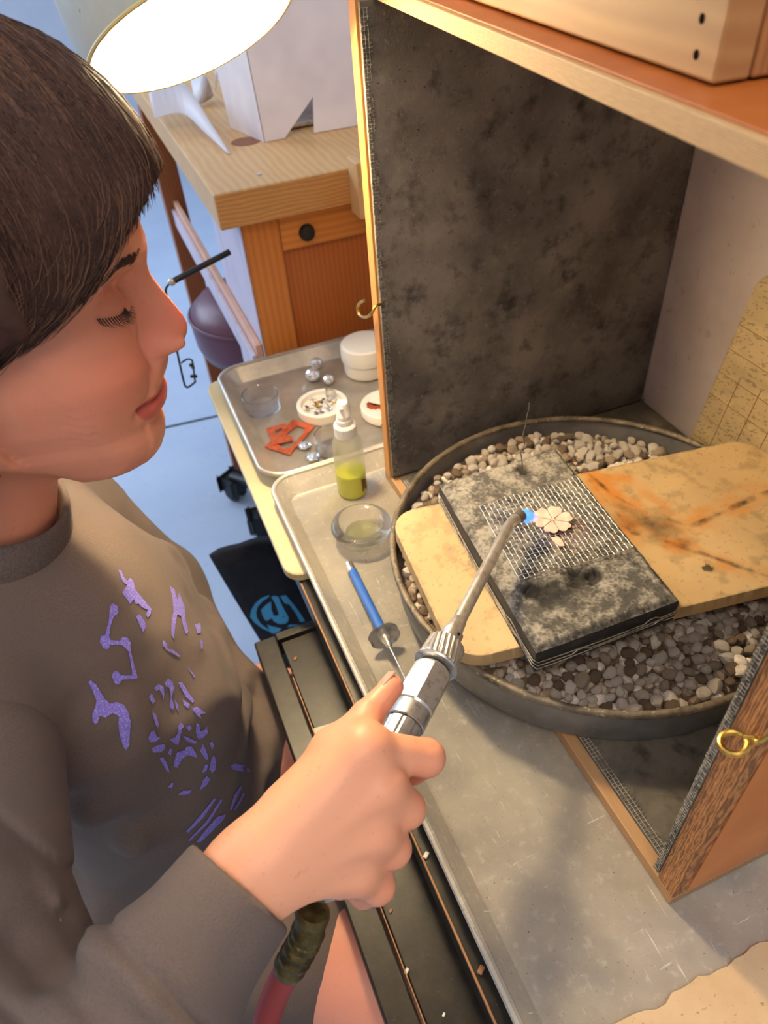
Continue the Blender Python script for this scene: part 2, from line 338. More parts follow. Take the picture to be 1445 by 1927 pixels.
# ================================================================ the setting
m=MB(); m.box((-4,-2.5,-.84),(5,9.0,-.8)); m.build('floor','floor_grey',kind='structure',label='pale blue-grey concrete floor')
m=MB(); ja,jb_=Pz(310,805,-.8),Pz(400,785,-.8); jd=(jb_-ja)/np.linalg.norm(jb_-ja); m.obox(ja+n([0,0,.0]),np.stack([jd,n([-jd[1],jd[0],0]),n([0,0,1])]),(6,.010,.003)); m.build('trim_1','black_plastic',kind='structure',label='dark joint line in the floor')
m=MB(); m.box((1.04,-2.5,-.8),(1.12,6.0,2.2)); m.build('wall_right','wall_pale',kind='structure',label='pale wall behind the bench')
m=MB(); m.box((-4,6.0,-.8),(5,6.1,2.2)); m.build('wall_back','wall_pale',kind='structure',label='pale far wall of the workshop')
# ================================================================ black bench with pull-out tray
bench=thing('workbench',(.45,.3,-.8),'black painted workbench with a pulled-out shallow drawer, under the metal trays','workbench')
m=MB(); m.box((.086,-.6,-.05),(.86,1.0,-.0165),.002); m.build('bench_top','black_paint',bench)
m=MB(); m.box((.0855,-.6,-.0195),(.0875,.564,-.0155),.0006); m.build('worn_edge','worn_wood',bench,label='worn bare wood along the black edge')
for (x,y) in ((.80,.9),(.80,-.5),(.45,.95),(.14,-.5)):
    m=MB(); m.box((x-.03,y-.03,-.8),(x+.03,y+.03,-.05),.003); m.build('leg','black_paint',bench)
dr=MB(); dr.box((.047,-.35,-.105),(.45,.555,-.094),.001); dr=dr.build('drawer_bottom','black_paint',bench)
m=MB(); m.box((.0165,-.35,-.125),(.0432,.566,-.09),.002); m.build('drawer_front','black_paint',bench)
m=MB(); m.box((.0435,.556,-.12),(.45,.567,-.088),.0015); m.build('drawer_side','black_paint',bench)
m=MB(); m.box((.045,-.35,-.0935),(.0462,.50,-.0915)); m.build('worn_edge','worn_wood',bench,label='worn bare wood line along the drawer groove')
m=MB(); q=[Pz(*p,-.0925) for p in ((587,1372),(628,1360),(640,1376),(596,1392))]; m.prism(q,(0,0,.0006)); m.build('tape_strip','tape',label='torn piece of clear tape stuck on the black drawer edge',cat='tape')
# crumbs on the black wood
for i,(x,y,z,s) in enumerate([(802,1610,-.0165,.0035),(905,1826,-.0165,.004),(765,1828,-.094,.003),(735,1715,-.094,.0025),(835,1910,-.094,.002),(556,1240,-.094,.003),(1253,1690-2,.0,.001)]):
    if i==6: continue
    c=Pz(x,y,z); m=MB(); m.obox(c+np.array([0,0,s*.3]),np.eye(3)@np.array([[.8,.6,0],[-.6,.8,0],[0,0,1]]),(s*1.6,s,s*.6),s*.15,1)
    m.build('wood_crumb','worn_wood' if i%2 else 'ceramic',label=['tiny white crumb on the black bench edge nearest the fingers','tiny tan crumb on the black bench edge at the bottom of the picture','tiny white crumb on the black drawer, middle of three below the hand','tiny tan crumb on the black drawer closest below the hand','tiny white crumb on the black drawer farthest below the hand','tiny tan crumb at the far end of the black drawer'][i],cat='crumb',group='crumbs on the black wood')
# cream board under the trays
def rrect(x0,y0,x1,y1,r,n=6):
    P=[]
    for cx,cy,a in ((x1-r,y1-r,0),(x0+r,y1-r,90),(x0+r,y0+r,180),(x1-r,y0+r,270)):
        for k in range(n+1):
            t=math.radians(a+90*k/n); P.append((cx+r*math.cos(t),cy+r*math.sin(t)))
    return P
m=MB(); m.prism([(x,y,-.0163) for x,y in rrect(.0735,.566,.60,1.022,.022)],(0,0,.0123),.0015); cb=m.build('cutting_board','cream_board',label='cream plastic board with rounded corner jutting out beneath the two metal trays',cat='board')
# ================================================================ sheet trays
def tray(name,x0,y0,x1,y1,mt,label,bow=0.,wall=.022,rim=.005,slope=.018,z0=-.0035):
    """thin formed metal: floor, sloping walls, rolled rim; separate parts pan and rim"""
    def loop(inset,r,n=8,bw=0.):
        P=np.array(rrect(x0+inset,y0+inset,x1-inset,y1-inset,r,n)); t=np.clip((P[:,1]-y0)/(y1-y0),0,1)
        P[:,0]-=bw*np.sin(np.pi*t)**1.0*(P[:,0]<(x0+x1)/2); return P
    t=thing(name,((x0+x1)/2,(y0+y1)/2,z0),label,'tray')
    bm=bmesh.new(); L=[(slope,.012,.0,0),(slope*.93,.014,.0012,0),(slope*.12,.026,wall-.002,bow),(0,.028,wall,bow),(-.001,.029,wall-.0002,bow),(-.0012,.029,wall-.004,bow),(.0008,.028,wall-.006,bow),(slope*.95,.014,-.0015,0),(slope*1.05,.012,-.003,0)]
    rings=[]
    for ins,r,z,bw in L:
        P=loop(ins,r,8,bw); rings.append([bm.verts.new((p[0],p[1],z)) for p in P])
    n=len(rings[0])
    for a,b in zip(rings[:-1],rings[1:]):
        for k in range(n): bm.faces.new((a[k],a[(k+1)%n],b[(k+1)%n],b[k]))
    bm.faces.new(rings[0]); bm.faces.new(list(reversed(rings[-1]))); bmesh.ops.recalc_face_normals(bm,faces=bm.faces[:])
    me=bpy.data.meshes.new('tray_pan'); bm.to_mesh(me); bm.free(); o=link('tray_pan',me,mt,t,smooth=True); me.set_sharp_from_angle(angle=.9)
    P=loop(-.001,.029,8,bow); mb=MB(); mb.tube([(p[0],p[1],wall-.002) for p in P],.0034,8,closed=True); mb.build('rolled_rim',mt,t,smooth=True)
    return t
tray('sheet_tray',.0965,-.45,.80,.7125,'alu','scratched aluminium sheet tray holding the soldering booth, nearer of the two trays')
tray('sheet_tray',.0985,.7185,.62,1.005,'alu_back','aluminium sheet tray behind, holding the white dishes and copper scraps',bow=.016,z0=-.0035)
# worn sheet lying on the tray, near corner
pts=[]; rr=random.Random(3)
for k in range(40):
    x=.15+.30*k/39; pts.append((x,.0695+rr.uniform(-.0016,.0016)+.0015*math.sin(k*.9),.0008))
pts=pts+[(.45,-.2,.0008),(.15,-.2,.0008)]
m=MB(); m.prism(pts,(0,0,.003)); m.build('hardboard_sheet','worn_sheet',label='tan worn sheet with ragged edge lying on the tray in front of the booth',cat='board')
# ================================================================ soldering booth
YL=.6615; YR=.1175; XF=.2395; XB=.613
booth=thing('soldering_booth',(.42,.39,.0),'open-fronted plywood soldering booth lined with sooty grey cement board','booth')
m=MB(); m.box((XF,YR,.0005),(.640,YL+.016,.0125),.0008); m.build('base_board','ply_base',booth)
m=MB(); m.box((XF+.010,YR+.024,.0127),(XB-.001,YL-.010,.0165),.0008); m.build('floor_lining','soot_floor',booth)
m=MB(); m.box((XF-.001,YL-.003,.0127),(.640,YL+.0125,.5105),.0008); sp=m.build('side_panel','ply_edge',booth,label='plywood side panel with striped orange edge')
m=MB(); m.box((XF+.0015,YL-.0085,.0168),(XB-.0015,YL-.0032,.5095),.0006); m.build('side_lining','soot_board',booth,label='sooty grey cement board lining')
m=MB(); m.box((XF,YR+.0003,.0127),(.640,YR+.0175,.5105),.0008); m.build('side_panel','ply_edge_grain',booth,label='plywood side panel with rough brown edge grain')
m=MB(); m.box((XF+.012,YR-.0004,.0165),(.640,YR+.0002,.5100)); m.build('panel_face','panel_orange',booth,label='smooth orange outer face')
m=MB(); m.box((XF-.0005,YR+.0178,.0168),(XB-.0015,YR+.0236,.5095),.0015); m.build('side_lining','soot_board',booth,label='grey cement board lining')
m=MB(); m.box((XB,YR+.0178,.0127),(.628,YL-.0032,.5105),.0006); m.build('back_panel','booth_back',booth)
# fibre mesh showing at the lining edges
def mesh_strip(o,u,v,nu,nv,jag=.3,seed=0,r=.00035):
    rd=random.Random(seed); mb=MB(); o,u,v=[np.asarray(t,float) for t in (o,u,v)]
    W=[max(.25,1-jag*rd.random()*(1 if rd.random()<.6 else 1.6)) for _ in range(nu+1)]
    W=[sum(W[max(0,i-2):i+3])/len(W[max(0,i-2):i+3]) for i in range(nu+1)]
    for i in range(nu+1):
        a=o+u*i/nu; mb.tube([a,a+v*W[i]],r,4)
    for j in range(nv+1):
        st=None
        for i in range(nu+2):
            ok=i<=nu and W[i]>=j/nv-.001
            if ok and st is None: st=i
            if not ok and st is not None:
                if i-1>st: mb.tube([o+u*st/nu+v*j/nv,o+u*(i-1)/nu+v*j/nv],r,4)
                st=None
    return mb
n=np.array
mb=mesh_strip((XF+.0105,YL-.02,.0169),(0,-(YL-YR-.048),0),(.0135,0,0),150,4,.55,5); mb.build('mesh_fabric','wire_pale',booth,kind='stuff',label='pale glass mesh showing along the floor edge')
mb=mesh_strip((XF+.0012,YL-.0088,.02),(0,0,.485),(.012,0,0),160,4,.8,9,.0003); mb.build('mesh_fabric','fibre',booth,kind='stuff',label='frayed mesh along the lining edge')
mb=mesh_strip((XF-.0008,YR+.0180,.02),(0,0,.40),(0,.0056,0),130,2,.2,4,.0003); mb.build('mesh_fabric','fibre',booth,kind='stuff',label='mesh over the lining edge')
mb=mesh_strip((XF+.012,YR+.0239,.022),(0,0,.05),(.02,0,0),16,6,.9,11,.0003); mb.build('mesh_fabric','wire_pale',booth,kind='stuff',label='mesh patch at the corner')
# bolt head on the back panel
c=Px(1210,747,XB-.0008); m=MB(); m.lathe([(0,0),(.0045,0),(.005,.0006),(.0045,.0016),(.002,.0018),(.0016,.001),(0,.001)],c,(-1,0,0),16); m.build('bolt_head','steel',booth)
# top board with wooden box
ra=math.atan2(.040,.415); ax=n([math.cos(ra),-math.sin(ra)*1.,0]); 
fr=n([.206,.185,0]); dirY=n([.040,.415,0]); dirY/=np.linalg.norm(dirY); dirX=n([dirY[1],-dirY[0],0])
f0=fr-dirY*.12; f1=fr+dirY*.52
shelf=thing('top_board',tuple((f0+f1)/2+dirX*.2+n([0,0,.5108])),'plywood board with orange face laid across the top of the booth','board')
m=MB(); A=np.stack([dirX,dirY,n([0,0,1])]); m.obox((f0+f1)/2+dirX*.215+n([0,0,.5163]),A,(.43,.64,.0105),.0006); m.build('plywood_core','ply_edge_h',shelf)
m=MB(); m.obox((f0+f1)/2+dirX*.2165+n([0,0,.5222]),A,(.426,.64,.001),.0002); m.build('orange_face','shelf_orange',shelf)
wb=Pz(1340,165,.523); wd_=Pz(875,0,.523)-wb; wd_/=np.linalg.norm(wd_); wx=n([wd_[1],-wd_[0],0])
box=thing('wooden_box',tuple(wb+wd_*.2+wx*.08+n([0,0,0])),'pale pine box with two dark nail holes standing on the top board','box'); Aw=np.stack([wx,wd_,n([0,0,1])])
m=MB(); m.obox(wb+wd_*.22+wx*.008+n([0,0,.06]),Aw,(.016,.44,.118),.0012); m.build('front_board','pine_box',box)
m=MB(); m.obox(wb+wd_*.007+wx*.105+n([0,0,.06]),Aw,(.176,.014,.118),.0012); m.build('end_board','pine_end',box)
m=MB(); m.obox(wb+wd_*.433+wx*.105+n([0,0,.06]),Aw,(.176,.014,.118),.0012); m.build('end_board','pine_end',box)
m=MB(); m.obox(wb+wd_*.22+wx*.198+n([0,0,.06]),Aw,(.010,.44,.118),.0012); m.build('back_board','pine_box',box)
m=MB(); m.obox(wb+wd_*.22+wx*.105+n([0,0,.005]),Aw,(.176,.410,.006),.0005); m.build('bottom_board','pine_box',box)
for (px_,py_) in ((1321,35),(1310,103)):
    r_=ray(px_,py_); t=((wb-CAM)@wx)/(r_@wx); c=CAM+r_*t
    m=MB(); m.lathe([(0,.0002),(.0017,.0002),(.0019,.0001),(.0019,-.001),(0,-.001)],c,-wx,10); m.build('nail_hole','dark_hole',box)
# hooks
def curve_pts(P,nn=8):
    P=[n(p) for p in P]; out=[]
    for i in range(len(P)-1):
        p0=P[max(i-1,0)];p1=P[i];p2=P[i+1];p3=P[min(i+2,len(P)-1)]
        for k in range(nn):
            t=k/nn; out.append(.5*((2*p1)+(-p0+p2)*t+(2*p0-5*p1+4*p2-p3)*t*t+(-p0+3*p1-3*p2+p3)*t**3))
    out.append(P[-1]); return out
hk=[Px(722,571,XF+.006),Px(714,573,XF-.004),Px(706,577,XF-.010),Px(699,590,XF-.014),Px(688,597,XF-.016),Px(677,593,XF-.016),Px(673,580,XF-.016),Px(677,570,XF-.015),Px(686,565,XF-.014)]
m=MB(); m.tube(curve_pts(hk,6),.0016,10); m.build('cup_hook','brass',label='small brass hook screwed into the booth side edge next to the white jar',cat='hook',smooth=True)
ce=n([XF-.010,YR+.011,0.0]); c0=Px(1380,1398,XF-.012)
_r=R[:,0];_u=-R[:,1];_f=R[:,2]; e1=.9*_r+.42*_u; e1/=np.linalg.norm(e1); e2=-.42*_r+.9*_u; e2/=np.linalg.norm(e2); e2=.62*e2+.78*_f
pts=[c0+.0066*(math.cos(t)*e1+math.sin(t)*e2) for t in np.linspace(.15,2*math.pi*.96,26)]
se=thing('screw_eye',tuple(c0),'brass screw eye in the rough front edge of the booth side','hook')
m=MB(); m.tube(pts,.0019,10); m.build('eye','brass',se,smooth=True)
e3=c0+.0066*e1; m=MB(); m.tube(curve_pts([e3,e3+n([.002,-.004,.003]),n([XF-.003,e3[1]-.005,e3[2]+.002]),n([XF+.006,e3[1]-.0045,e3[2]+.002])],5),.0020,10); m.build('shank','brass',se,smooth=True)
# tan gridded board leaning at the back
bl=n([.572,.535,.0168]); tl=Px(1437,500,.606)
bl=Pz(1288,850,.0168+.0); up=tl-bl; L_=np.linalg.norm(up); 
hor=n([0,-1.,0]); upv=up; nrm=np.cross(hor,upv); nrm/=np.linalg.norm(nrm)
def tile_cols(A,B):
    p=np.stack([A*9,B*16,A*0],-1); c=np.array(srgb(160,138,102))*(.72+.55*fbm(p*1.5,5,3)[...,None]); d=fbm(p*9,3,8); c=np.where((d>.66)[...,None],c*.55,c)
    return c
tileb=plate('tile_board',bl,hor*.30,upv,140,170,'board_paint',.008,cfun=tile_cols,label='tan gridded ceramic board leaning against the pale booth back',cat='board',
      shape=lambda A,B:(A+np.where((A<.12)&(B>.90),(.06*np.clip((B-.90)/.10,0,1)**2*(1-A/.12)),0),B))

for k in range(1,10):
    for kind_ in (0,1):
        if kind_==0: a_=bl+hor*.030*k; b_=a_+upv*.52
        else:
            if k>6: continue
            a_=bl+upv*(.030*k/L_); b_=a_+hor*.30
        m=MB(); m.tube([a_+nrm*.0001,b_+nrm*.0001],.00045,4); m.build('score_line','label_brown',tileb)
# ================================================================ wooden bench with cabinet behind
jb=thing('jeweller_bench',(.55,1.24,-.8),'wooden bench with thick pale butcher-block top and orange cabinet behind the trays','bench')
YC=1.045
m=MB(); m.box((.150,1.03,.2165),(1.0,1.90,.266),.003); 
bt=m.build('bench_top','maple',jb)
m=MB(); m.box((.1515,1.0292,.218),(1.0,1.0305,.2645),.0002); m.build('top_edge','maple_end',jb,label='orange-toned front edge with curved growth rings')
c=Pz(487,328,.2662); m=MB(); m.lathe([(.0045,0),(.0045,.0006),(.003,.0008),(0,.0006)],c,(0,0,1),14); m.build('screw_head','steel',jb)
m=MB(); m.lathe([(.024,0),(.023,.0004),(0,.0004)],Pz(463,266,.2662),(0,0,1),24); kn=m.build('knot','leg_wood',jb,label='dark brown knot in the pale top')
m=MB(); m.box((.344,.990,.206),(.47,1.0288,.283),.002); m.build('bench_pin','maple',jb,label='pale wooden bench pin on the front edge')
m=MB(); m.box((.182,YC,-.8),(.2365,YC+.03,.216),.002); m.build('stile','orange_wood',jb)
zr=Py(600,460,YC)[2]
m=MB(); m.box((.2370,YC+.002,zr),(1.0,YC+.03,.216),.002); dr_=m.build('drawer_front','orange_wood_x',jb)
c=Py(577,437,YC+.002); m=MB(); m.lathe([(0,.010),(.006,.010),(.0105,.0075),(.0115,.004),(.0125,.001),(.0125,-.001)],c,(0,-1,0),24); m.build('knob','black_paint',dr_,smooth=True)
m=MB(); m.box((.2370,YC+.012,-.8),(1.0,YC+.028,zr-.0005),.001); m.build('cabinet_door','door_wood',jb)
m=MB(); m.box((.1790,YC+.002,-.8),(.1815,1.30,.214),.0005); m.build('cabinet_side','lilac_panel',jb,label='pale lilac side of the cabinet')
lg=Py(345,440,1.80); m=MB(); m.box((lg[0]-.024,1.80,-.8),(lg[0]+.024,1.85,.216),.002); m.build('leg','leg_wood',jb)
a=Py(500,683,1.05); b=Py(345,345,1.38)
m=MB(); m.box((.168,1.05,-.015),(.1785,1.80,.022),.0015); m.build('side_rail','pink_rail',jb,label='pinkish rail along the open side')
m=MB(); m.box((.160,1.052,-.035),(.1675,1.80,.004),.001); m.build('rail_lip','lilac_panel',jb)
# tool frame on the cabinet's side
p0=Py(432,474,1.02);p1=Py(328,528,1.0)
tf=thing('saw_frame',tuple(p0),'black wire saw frame with slim handle held at the side of the orange cabinet','tool')
m=MB(); m.tube([p0,p1],.0042,12); m.build('handle','black_plastic',tf,smooth=True)
m=MB(); m.lathe([(.003,0),(.0055,.002),(.0055,.006),(.003,.009),(0,.009)],p1,p1-p0,12); m.build('collar','steel',tf,smooth=True)
W=[(326,530),(317,536),(312,545),(314,560),(322,600),(333,660),(345,715),(350,728),(357,727),(368,718)]
m=MB(); m.tube(curve_pts([Py(x,y,1.0) for x,y in W],4),.0016,8); m.build('frame_wire','black_plastic',tf,smooth=True)
W=[(341,683),(352,676),(361,678),(364,692),(366,712),(368,718)]
m=MB(); m.tube(curve_pts([Py(x,y,1.0) for x,y in W],4),.0014,8)
for x,y in ((359,687),(363,691),(361,708),(368,708)): m.obox(Py(x,y,1.0),np.eye(3),(.005,.004,.005),.001,1)
m.build('clamp','black_plastic',tf)
# white paper carton on the bench top
zt=.2665
ca=Pz(497,268,zt); cb_=Pz(700,232,zt); 
carton=thing('paper_carton',tuple((ca+cb_)/2+n([0,.06,0])),'folded white paper carton with a notch at its foot on the wooden bench','carton')
ux=cb_-ca; ux/=np.linalg.norm(ux); uy=n([-ux[1],ux[0],0]); Lc=.30
F=[ca,ca+ux*.034+n([0,0,.001]),ca+ux*.088+n([0,0,.052]),ca+ux*.083+n([0,0,.001]),ca+ux*Lc,ca+ux*Lc+n([0,0,.30]),ca-ux*.012+n([0,0,.30])]
m=MB(); m.prism(F,uy*.0025); m.build('front_panel','white_paper',carton)
m=MB(); m.prism([ca-uy*.0,ca+uy*.115-ux*.03,ca+uy*.115-ux*.045+n([0,0,.30]),ca-ux*.012+n([0,0,.30])],ux*.002); m.build('side_flap','white_paper',carton)
m=MB(); m.prism([ca+ux*.02+uy*.11,ca+ux*Lc+uy*.11,ca+ux*Lc+uy*.11+n([0,0,.3]),ca+ux*.0+uy*.11+n([0,0,.3])],uy*.002); m.build('back_panel','white_paper',carton)
m=MB(); m.box(tuple(ca+ux*.05+uy*.04+n([0,0,.002])),tuple(ca+ux*.16+uy*.09+n([0,0,.010])),.002); m.build('metal_ruler','steel',label='grey metal piece seen through the carton notch',cat='tool')
# tissue strips
def sheet(P0,P1,name,lab,cat,th=.0012,mt='tissue',group=None):
    a=curve_pts(P0,5); b=curve_pts(P1,5); bm=bmesh.new(); va=[bm.verts.new(Vector(p)) for p in a]; vb=[bm.verts.new(Vector(p)) for p in b]
    for i in range(len(va)-1): bm.faces.new((va[i],vb[i],vb[i+1],va[i+1]))
    bmesh.ops.recalc_face_normals(bm,faces=bm.faces[:]); bmesh.ops.solidify(bm,geom=bm.faces[:],thickness=th)
    me=bpy.data.meshes.new(name); bm.to_mesh(me); bm.free(); return link(name,me,mt,None,lab,cat,group,smooth=True)
T_=lambda x,y,h=0.:Pz(x,y,zt+h)
sheet([T_(270,130,.06),T_(340,150,.06),T_(392,225,.03),T_(433,288,.001)],[T_(290,222,.03),T_(343,213,.03),T_(388,252,.015),T_(430,290,.001)],'tissue_strip','white tissue strip curling down to a point on the bench by the lamp','tissue')
sheet([T_(360,150,.03),T_(385,140,.05),T_(402,178,.02)],[T_(368,196,.004),T_(378,196,.004),T_(398,184,.004)],'tissue_scrap','small white tissue scrap behind the curling strip, under the lamp rim','tissue')
sheet([T_(400,110,.05),T_(405,140,.03),T_(404,168,.002)],[T_(420,115,.05),T_(412,140,.03),T_(407,168,.002)],'tissue_sliver','thin pointed white tissue sliver next to the carton','tissue')
m=MB(); q=[Pz(425,150,zt+.0),Pz(452,190,zt),Pz(450,215,zt),Pz(405,140,zt)]; m.prism([p+n([0,0,.0005]) for p in q],(0,0,.0012)); m.build('paper_sheet','white_paper',label='white paper corner lying flat under the carton side',cat='paper')
# ================================================================ stool, chair base, bag
cA=Pz(447,935,-.8); cB=Pz(499,1005,-.8); r5=.19; mid=(cA+cB)/2; pd=n([(cB-cA)[1],-(cB-cA)[0],0]); pd/=np.linalg.norm(pd); pd=pd if pd[0]>0 else -pd
hub=mid+pd*.15
sx=Pd(484,585,1.60); hub[:2]=sx[:2]
st=thing('rolling_stool',(hub[0],hub[1],-.8),'rolling stool with plum vinyl seat and black castors behind the trays','stool')
zz=sx[2]
m=MB(); m.lathe([(0,.055),(.08,.052),(.122,.040),(.143,.018),(.147,-.01),(.145,-.05),(.136,-.075),(.118,-.085),(0,-.085)],(sx[0],sx[1],zz),(0,0,1),48); m.build('seat','stool_vinyl',st,smooth=True,ang=1.2)
m=MB(); m.tube([(sx[0]+.147*math.cos(t),sx[1]+.147*math.sin(t),zz+.012) for t in np.linspace(0,2*math.pi,49)[:-1]],.0035,8,closed=True); m.build('piping','stool_vinyl',st,smooth=True)
m=MB(); m.tube([(sx[0],sx[1],zz-.085),(sx[0],sx[1],-.68)],.022,12); m.build('column','steel',st)
m=MB(); m.lathe([(0,.13),(.028,.13),(.032,.10),(.034,.06),(0,.06)],hub,(0,0,1),20); m.build('hub','black_plastic',st,smooth=True)
aA=math.atan2(cA[1]-hub[1],cA[0]-hub[0]); aB=math.atan2(cB[1]-hub[1],cB[0]-hub[0])
for k,a in enumerate((aA,aB,aB+1.25,aB+2.5,aA-1.25)):
    d=n([math.cos(a),math.sin(a),0]); e=(cA if k==0 else cB if k==1 else hub+d*.22)*1.; rr5=np.linalg.norm(e-hub); tn=n([-d[1],d[0],0])
    m=MB(); m.tube([hub+d*.02+n([0,0,.10]),hub+d*rr5*.6+n([0,0,.095]),e+n([0,0,.078])],[.02,.017,.014],10); m.build('arm','black_plastic',st,smooth=True)
    m=MB(); m.obox(e+n([0,0,.058]),np.stack([d,tn,n([0,0,1])]),(.055,.05,.03),.012,3); cs=m.build('castor_hood','black_plastic',st,smooth=True)
    for s_ in (-1,1):
        m=MB(); m.lathe([(0,-.009),(.022,-.009),(.026,-.005),(.026,.005),(.022,.009),(0,.009)],e+tn*s_*.015+n([0,0,.026]),tn,24); m.build('castor_wheel','black_plastic',cs,smooth=True)
# bag
yb=.985
q0=Py(395,1049,yb); q1=Py(585,1046,yb); q2=Py(487,1202,yb); sl=(q2-q0)/(q2[2]-q0[2]); zb=-.7995
bag=thing('tote_bag',((q0+q1)/2*n([1,1,0])+n([0,.04,-.8])),'black cloth bag with light blue emblem standing under the bench','bag')
bm=bmesh.new(); nx_,nz_=14,14; rows=[]
def bagpt(u,v,side):   # u across, v from the top down
    top=q0+(q1+n([.09,0,0])-q0)*u; foot=q0+sl*(zb-q0[2]); wdt=.20*(1-v)*0+.16
    left=q0+sl*((zb-q0[2])*v); right=n([q1[0]+.09,yb,q0[2]+(zb-q0[2])*v]); p=left*(1-u)+right*u
    bul=.035*math.sin(math.pi*min(max(u,0),1))*math.sin(math.pi*(.15+.8*v))+.004*math.sin(u*17+v*6)
    p=p+n([0,-bul if side==0 else .02*v+.008+bul*.2,0]); 
    if v==0: p=p+n([0,0,.006*math.sin(u*9)+.003*math.sin(u*23)])
    return p
for side in (0,1):
    rows.append([[bm.verts.new(Vector(bagpt(i/nx_,j/nz_,side))) for i in range(nx_+1)] for j in range(nz_+1)])
for side in (0,1):
    for j in range(nz_):
        for i in range(nx_): bm.faces.new((rows[side][j][i],rows[side][j][i+1],rows[side][j+1][i+1],rows[side][j+1][i]))
for j in range(nz_):
    for i in (0,nx_): bm.faces.new((rows[0][j][i],rows[1][j][i],rows[1][j+1][i],rows[0][j+1][i]))
for i in range(nx_): bm.faces.new((rows[0][nz_][i],rows[0][nz_][i+1],rows[1][nz_][i+1],rows[1][nz_][i])); bm.faces.new((rows[0][0][i],rows[0][0][i+1],rows[1][0][i+1],rows[1][0][i]))
bmesh.ops.recalc_face_normals(bm,faces=bm.faces[:]); me=bpy.data.meshes.new('bag_body'); bm.to_mesh(me); bm.free()
bagbody=link('bag_body',me,'bag_cloth',bag,smooth=True)
# ---- printed marks laid onto a surface as thin patches
def prints(target,polys,name,mt,parent,off=.0006,res=2.5,label=None,thick=False):
    """each traced outline is filled with a fine grid and dropped onto the surface it is printed on"""
    dg=target; V=np.empty(len(target.data.vertices)*3,np.float32); target.data.vertices.foreach_get('co',V); V=V.reshape(-1,3)
    target.data.calc_loop_triangles(); tri=np.empty(len(target.data.loop_triangles)*3,np.int32); target.data.loop_triangles.foreach_get('vertices',tri)
    bvh=BVHTree.FromPolygons(V.tolist(),tri.reshape(-1,3).tolist())
    def hit(bm,x,y):
        r=ray(x,y); h=bvh.ray_cast(Vector(CAM),Vector(r))
        return None if h[0] is None else (bm.verts.new(h[0]+h[1]*(off if h[1].dot(Vector(r))<0 else -off)),h[3])
    import mathutils
    for poly in polys:
        poly=n(poly,dtype=float); bm=bmesh.new(); vs=[]
        L=len(poly)
        for i in range(L):
            a,b=poly[i],poly[(i+1)%L]; k=max(1,int(np.linalg.norm(b-a)/res/2))
            for j in range(k): p=a+(b-a)*j/k; vs.append(p)
        # interior points for curvature
        lo,hi=poly.min(0),poly.max(0); inner=[]
        for gx in np.arange(lo[0],hi[0],res*3):
            for gy in np.arange(lo[1],hi[1],res*3):
                c=False; j=L-1
                for i in range(L):
                    if (poly[i][1]>gy)!=(poly[j][1]>gy) and gx<(poly[j][0]-poly[i][0])*(gy-poly[i][1])/(poly[j][1]-poly[i][1]+1e-12)+poly[i][0]: c=not c
                    j=i
                if c and min(np.hypot(p[0]-gx,p[1]-gy) for p in vs)>res*1.2: inner.append((gx,gy))
        allp=[Vector(p) for p in vs]+[Vector(p) for p in inner]; ed=[(i,(i+1)%len(vs)) for i in range(len(vs))]
        ov,oe,of,_,_,_=mathutils.geometry.delaunay_2d_cdt(allp,ed,[list(range(len(vs)))],1,1e-5)
        hv=[hit(bm,v.x,v.y) for v in ov]
        for f in of:
            H=[hv[i] for i in f]
            if any(h is None for h in H): continue
            d=[h[1] for h in H]
            if max(d)-min(d)>.02: continue
            try: bm.faces.new([h[0] for h in H])
            except ValueError: pass
        loose=[v for v in bm.verts if not v.link_faces]; bmesh.ops.delete(bm,geom=loose,context='VERTS')
        if not len(bm.faces): bm.free(); continue
        me=bpy.data.meshes.new(name); bm.to_mesh(me); bm.free(); link(name,me,mt,parent,label=label,smooth=True)
def C7(P): return [(370+x*.2422,980+y*.2422) for x,y in P]
logo=[C7([(415,745),(425,690),(455,640),(500,600),(565,575),(560,590),(510,625),(475,665),(462,710),(470,755),(500,800),(570,850),(575,862),(510,835),(450,790)]),
 C7([(500,690),(540,650),(578,625),(582,690),(600,735),(632,735),(637,715),(610,640),(580,590),(600,580),(635,588),(660,650),(690,705),(715,750),(710,780),(690,798),(640,800),(600,780),(585,755),(545,775),(530,768),(512,735)]),
 C7([(650,585),(690,575),(720,610),(770,670),(815,735),(842,778),(805,787),(770,720),(720,650),(680,635)]),
 C7([(548,805),(600,822),(660,835),(640,860),(600,875),(575,868)]),C7([(700,825),(720,805),(800,805),(760,818)])]
prints(bagbody,logo,'emblem_shape','bag_print',bag,label='light blue piece of the printed emblem')
# ================================================================ lamp
lo_c=Pd(362,64,.545); lr=.0835
ln=n([.17,-.47,-.80]); ln/=np.linalg.norm(ln)
lamp=thing('desk_lamp',tuple(lo_c-ln*.12),'bright desk lamp with pale metal shade hanging above the trays','lamp')
Lp=[(lr,0),(lr*1.005,-.008),(lr*1.0,-.03),(lr*.97,-.07),(lr*.86,-.105),(lr*.6,-.13),(lr*.34,-.14),(lr*.30,-.18),(lr*.2,-.19),(0,-.19)]
m=MB(); m.lathe(Lp,lo_c,ln,56); m.lathe([(lr*.985,.0),(lr*.98,-.03),(lr*.95,-.068),(lr*.84,-.10),(lr*.58,-.124),(0,-.126)],lo_c,ln,56); 
sh=m.build('shade','lamp_shade',lamp,smooth=True,ang=1.0)
m=MB(); m.lathe([(lr*.980,-.001),(lr*.975,-.03),(lr*.945,-.067),(lr*.835,-.098),(lr*.575,-.121),(0,-.123)],lo_c,ln,56); m.build('reflector','lamp_inside',lamp,smooth=True,ang=1.2)
m=MB(); P=[]; 
uu=np.cross(ln,[0,0,1.]); uu/=np.linalg.norm(uu); vv=np.cross(ln,uu)
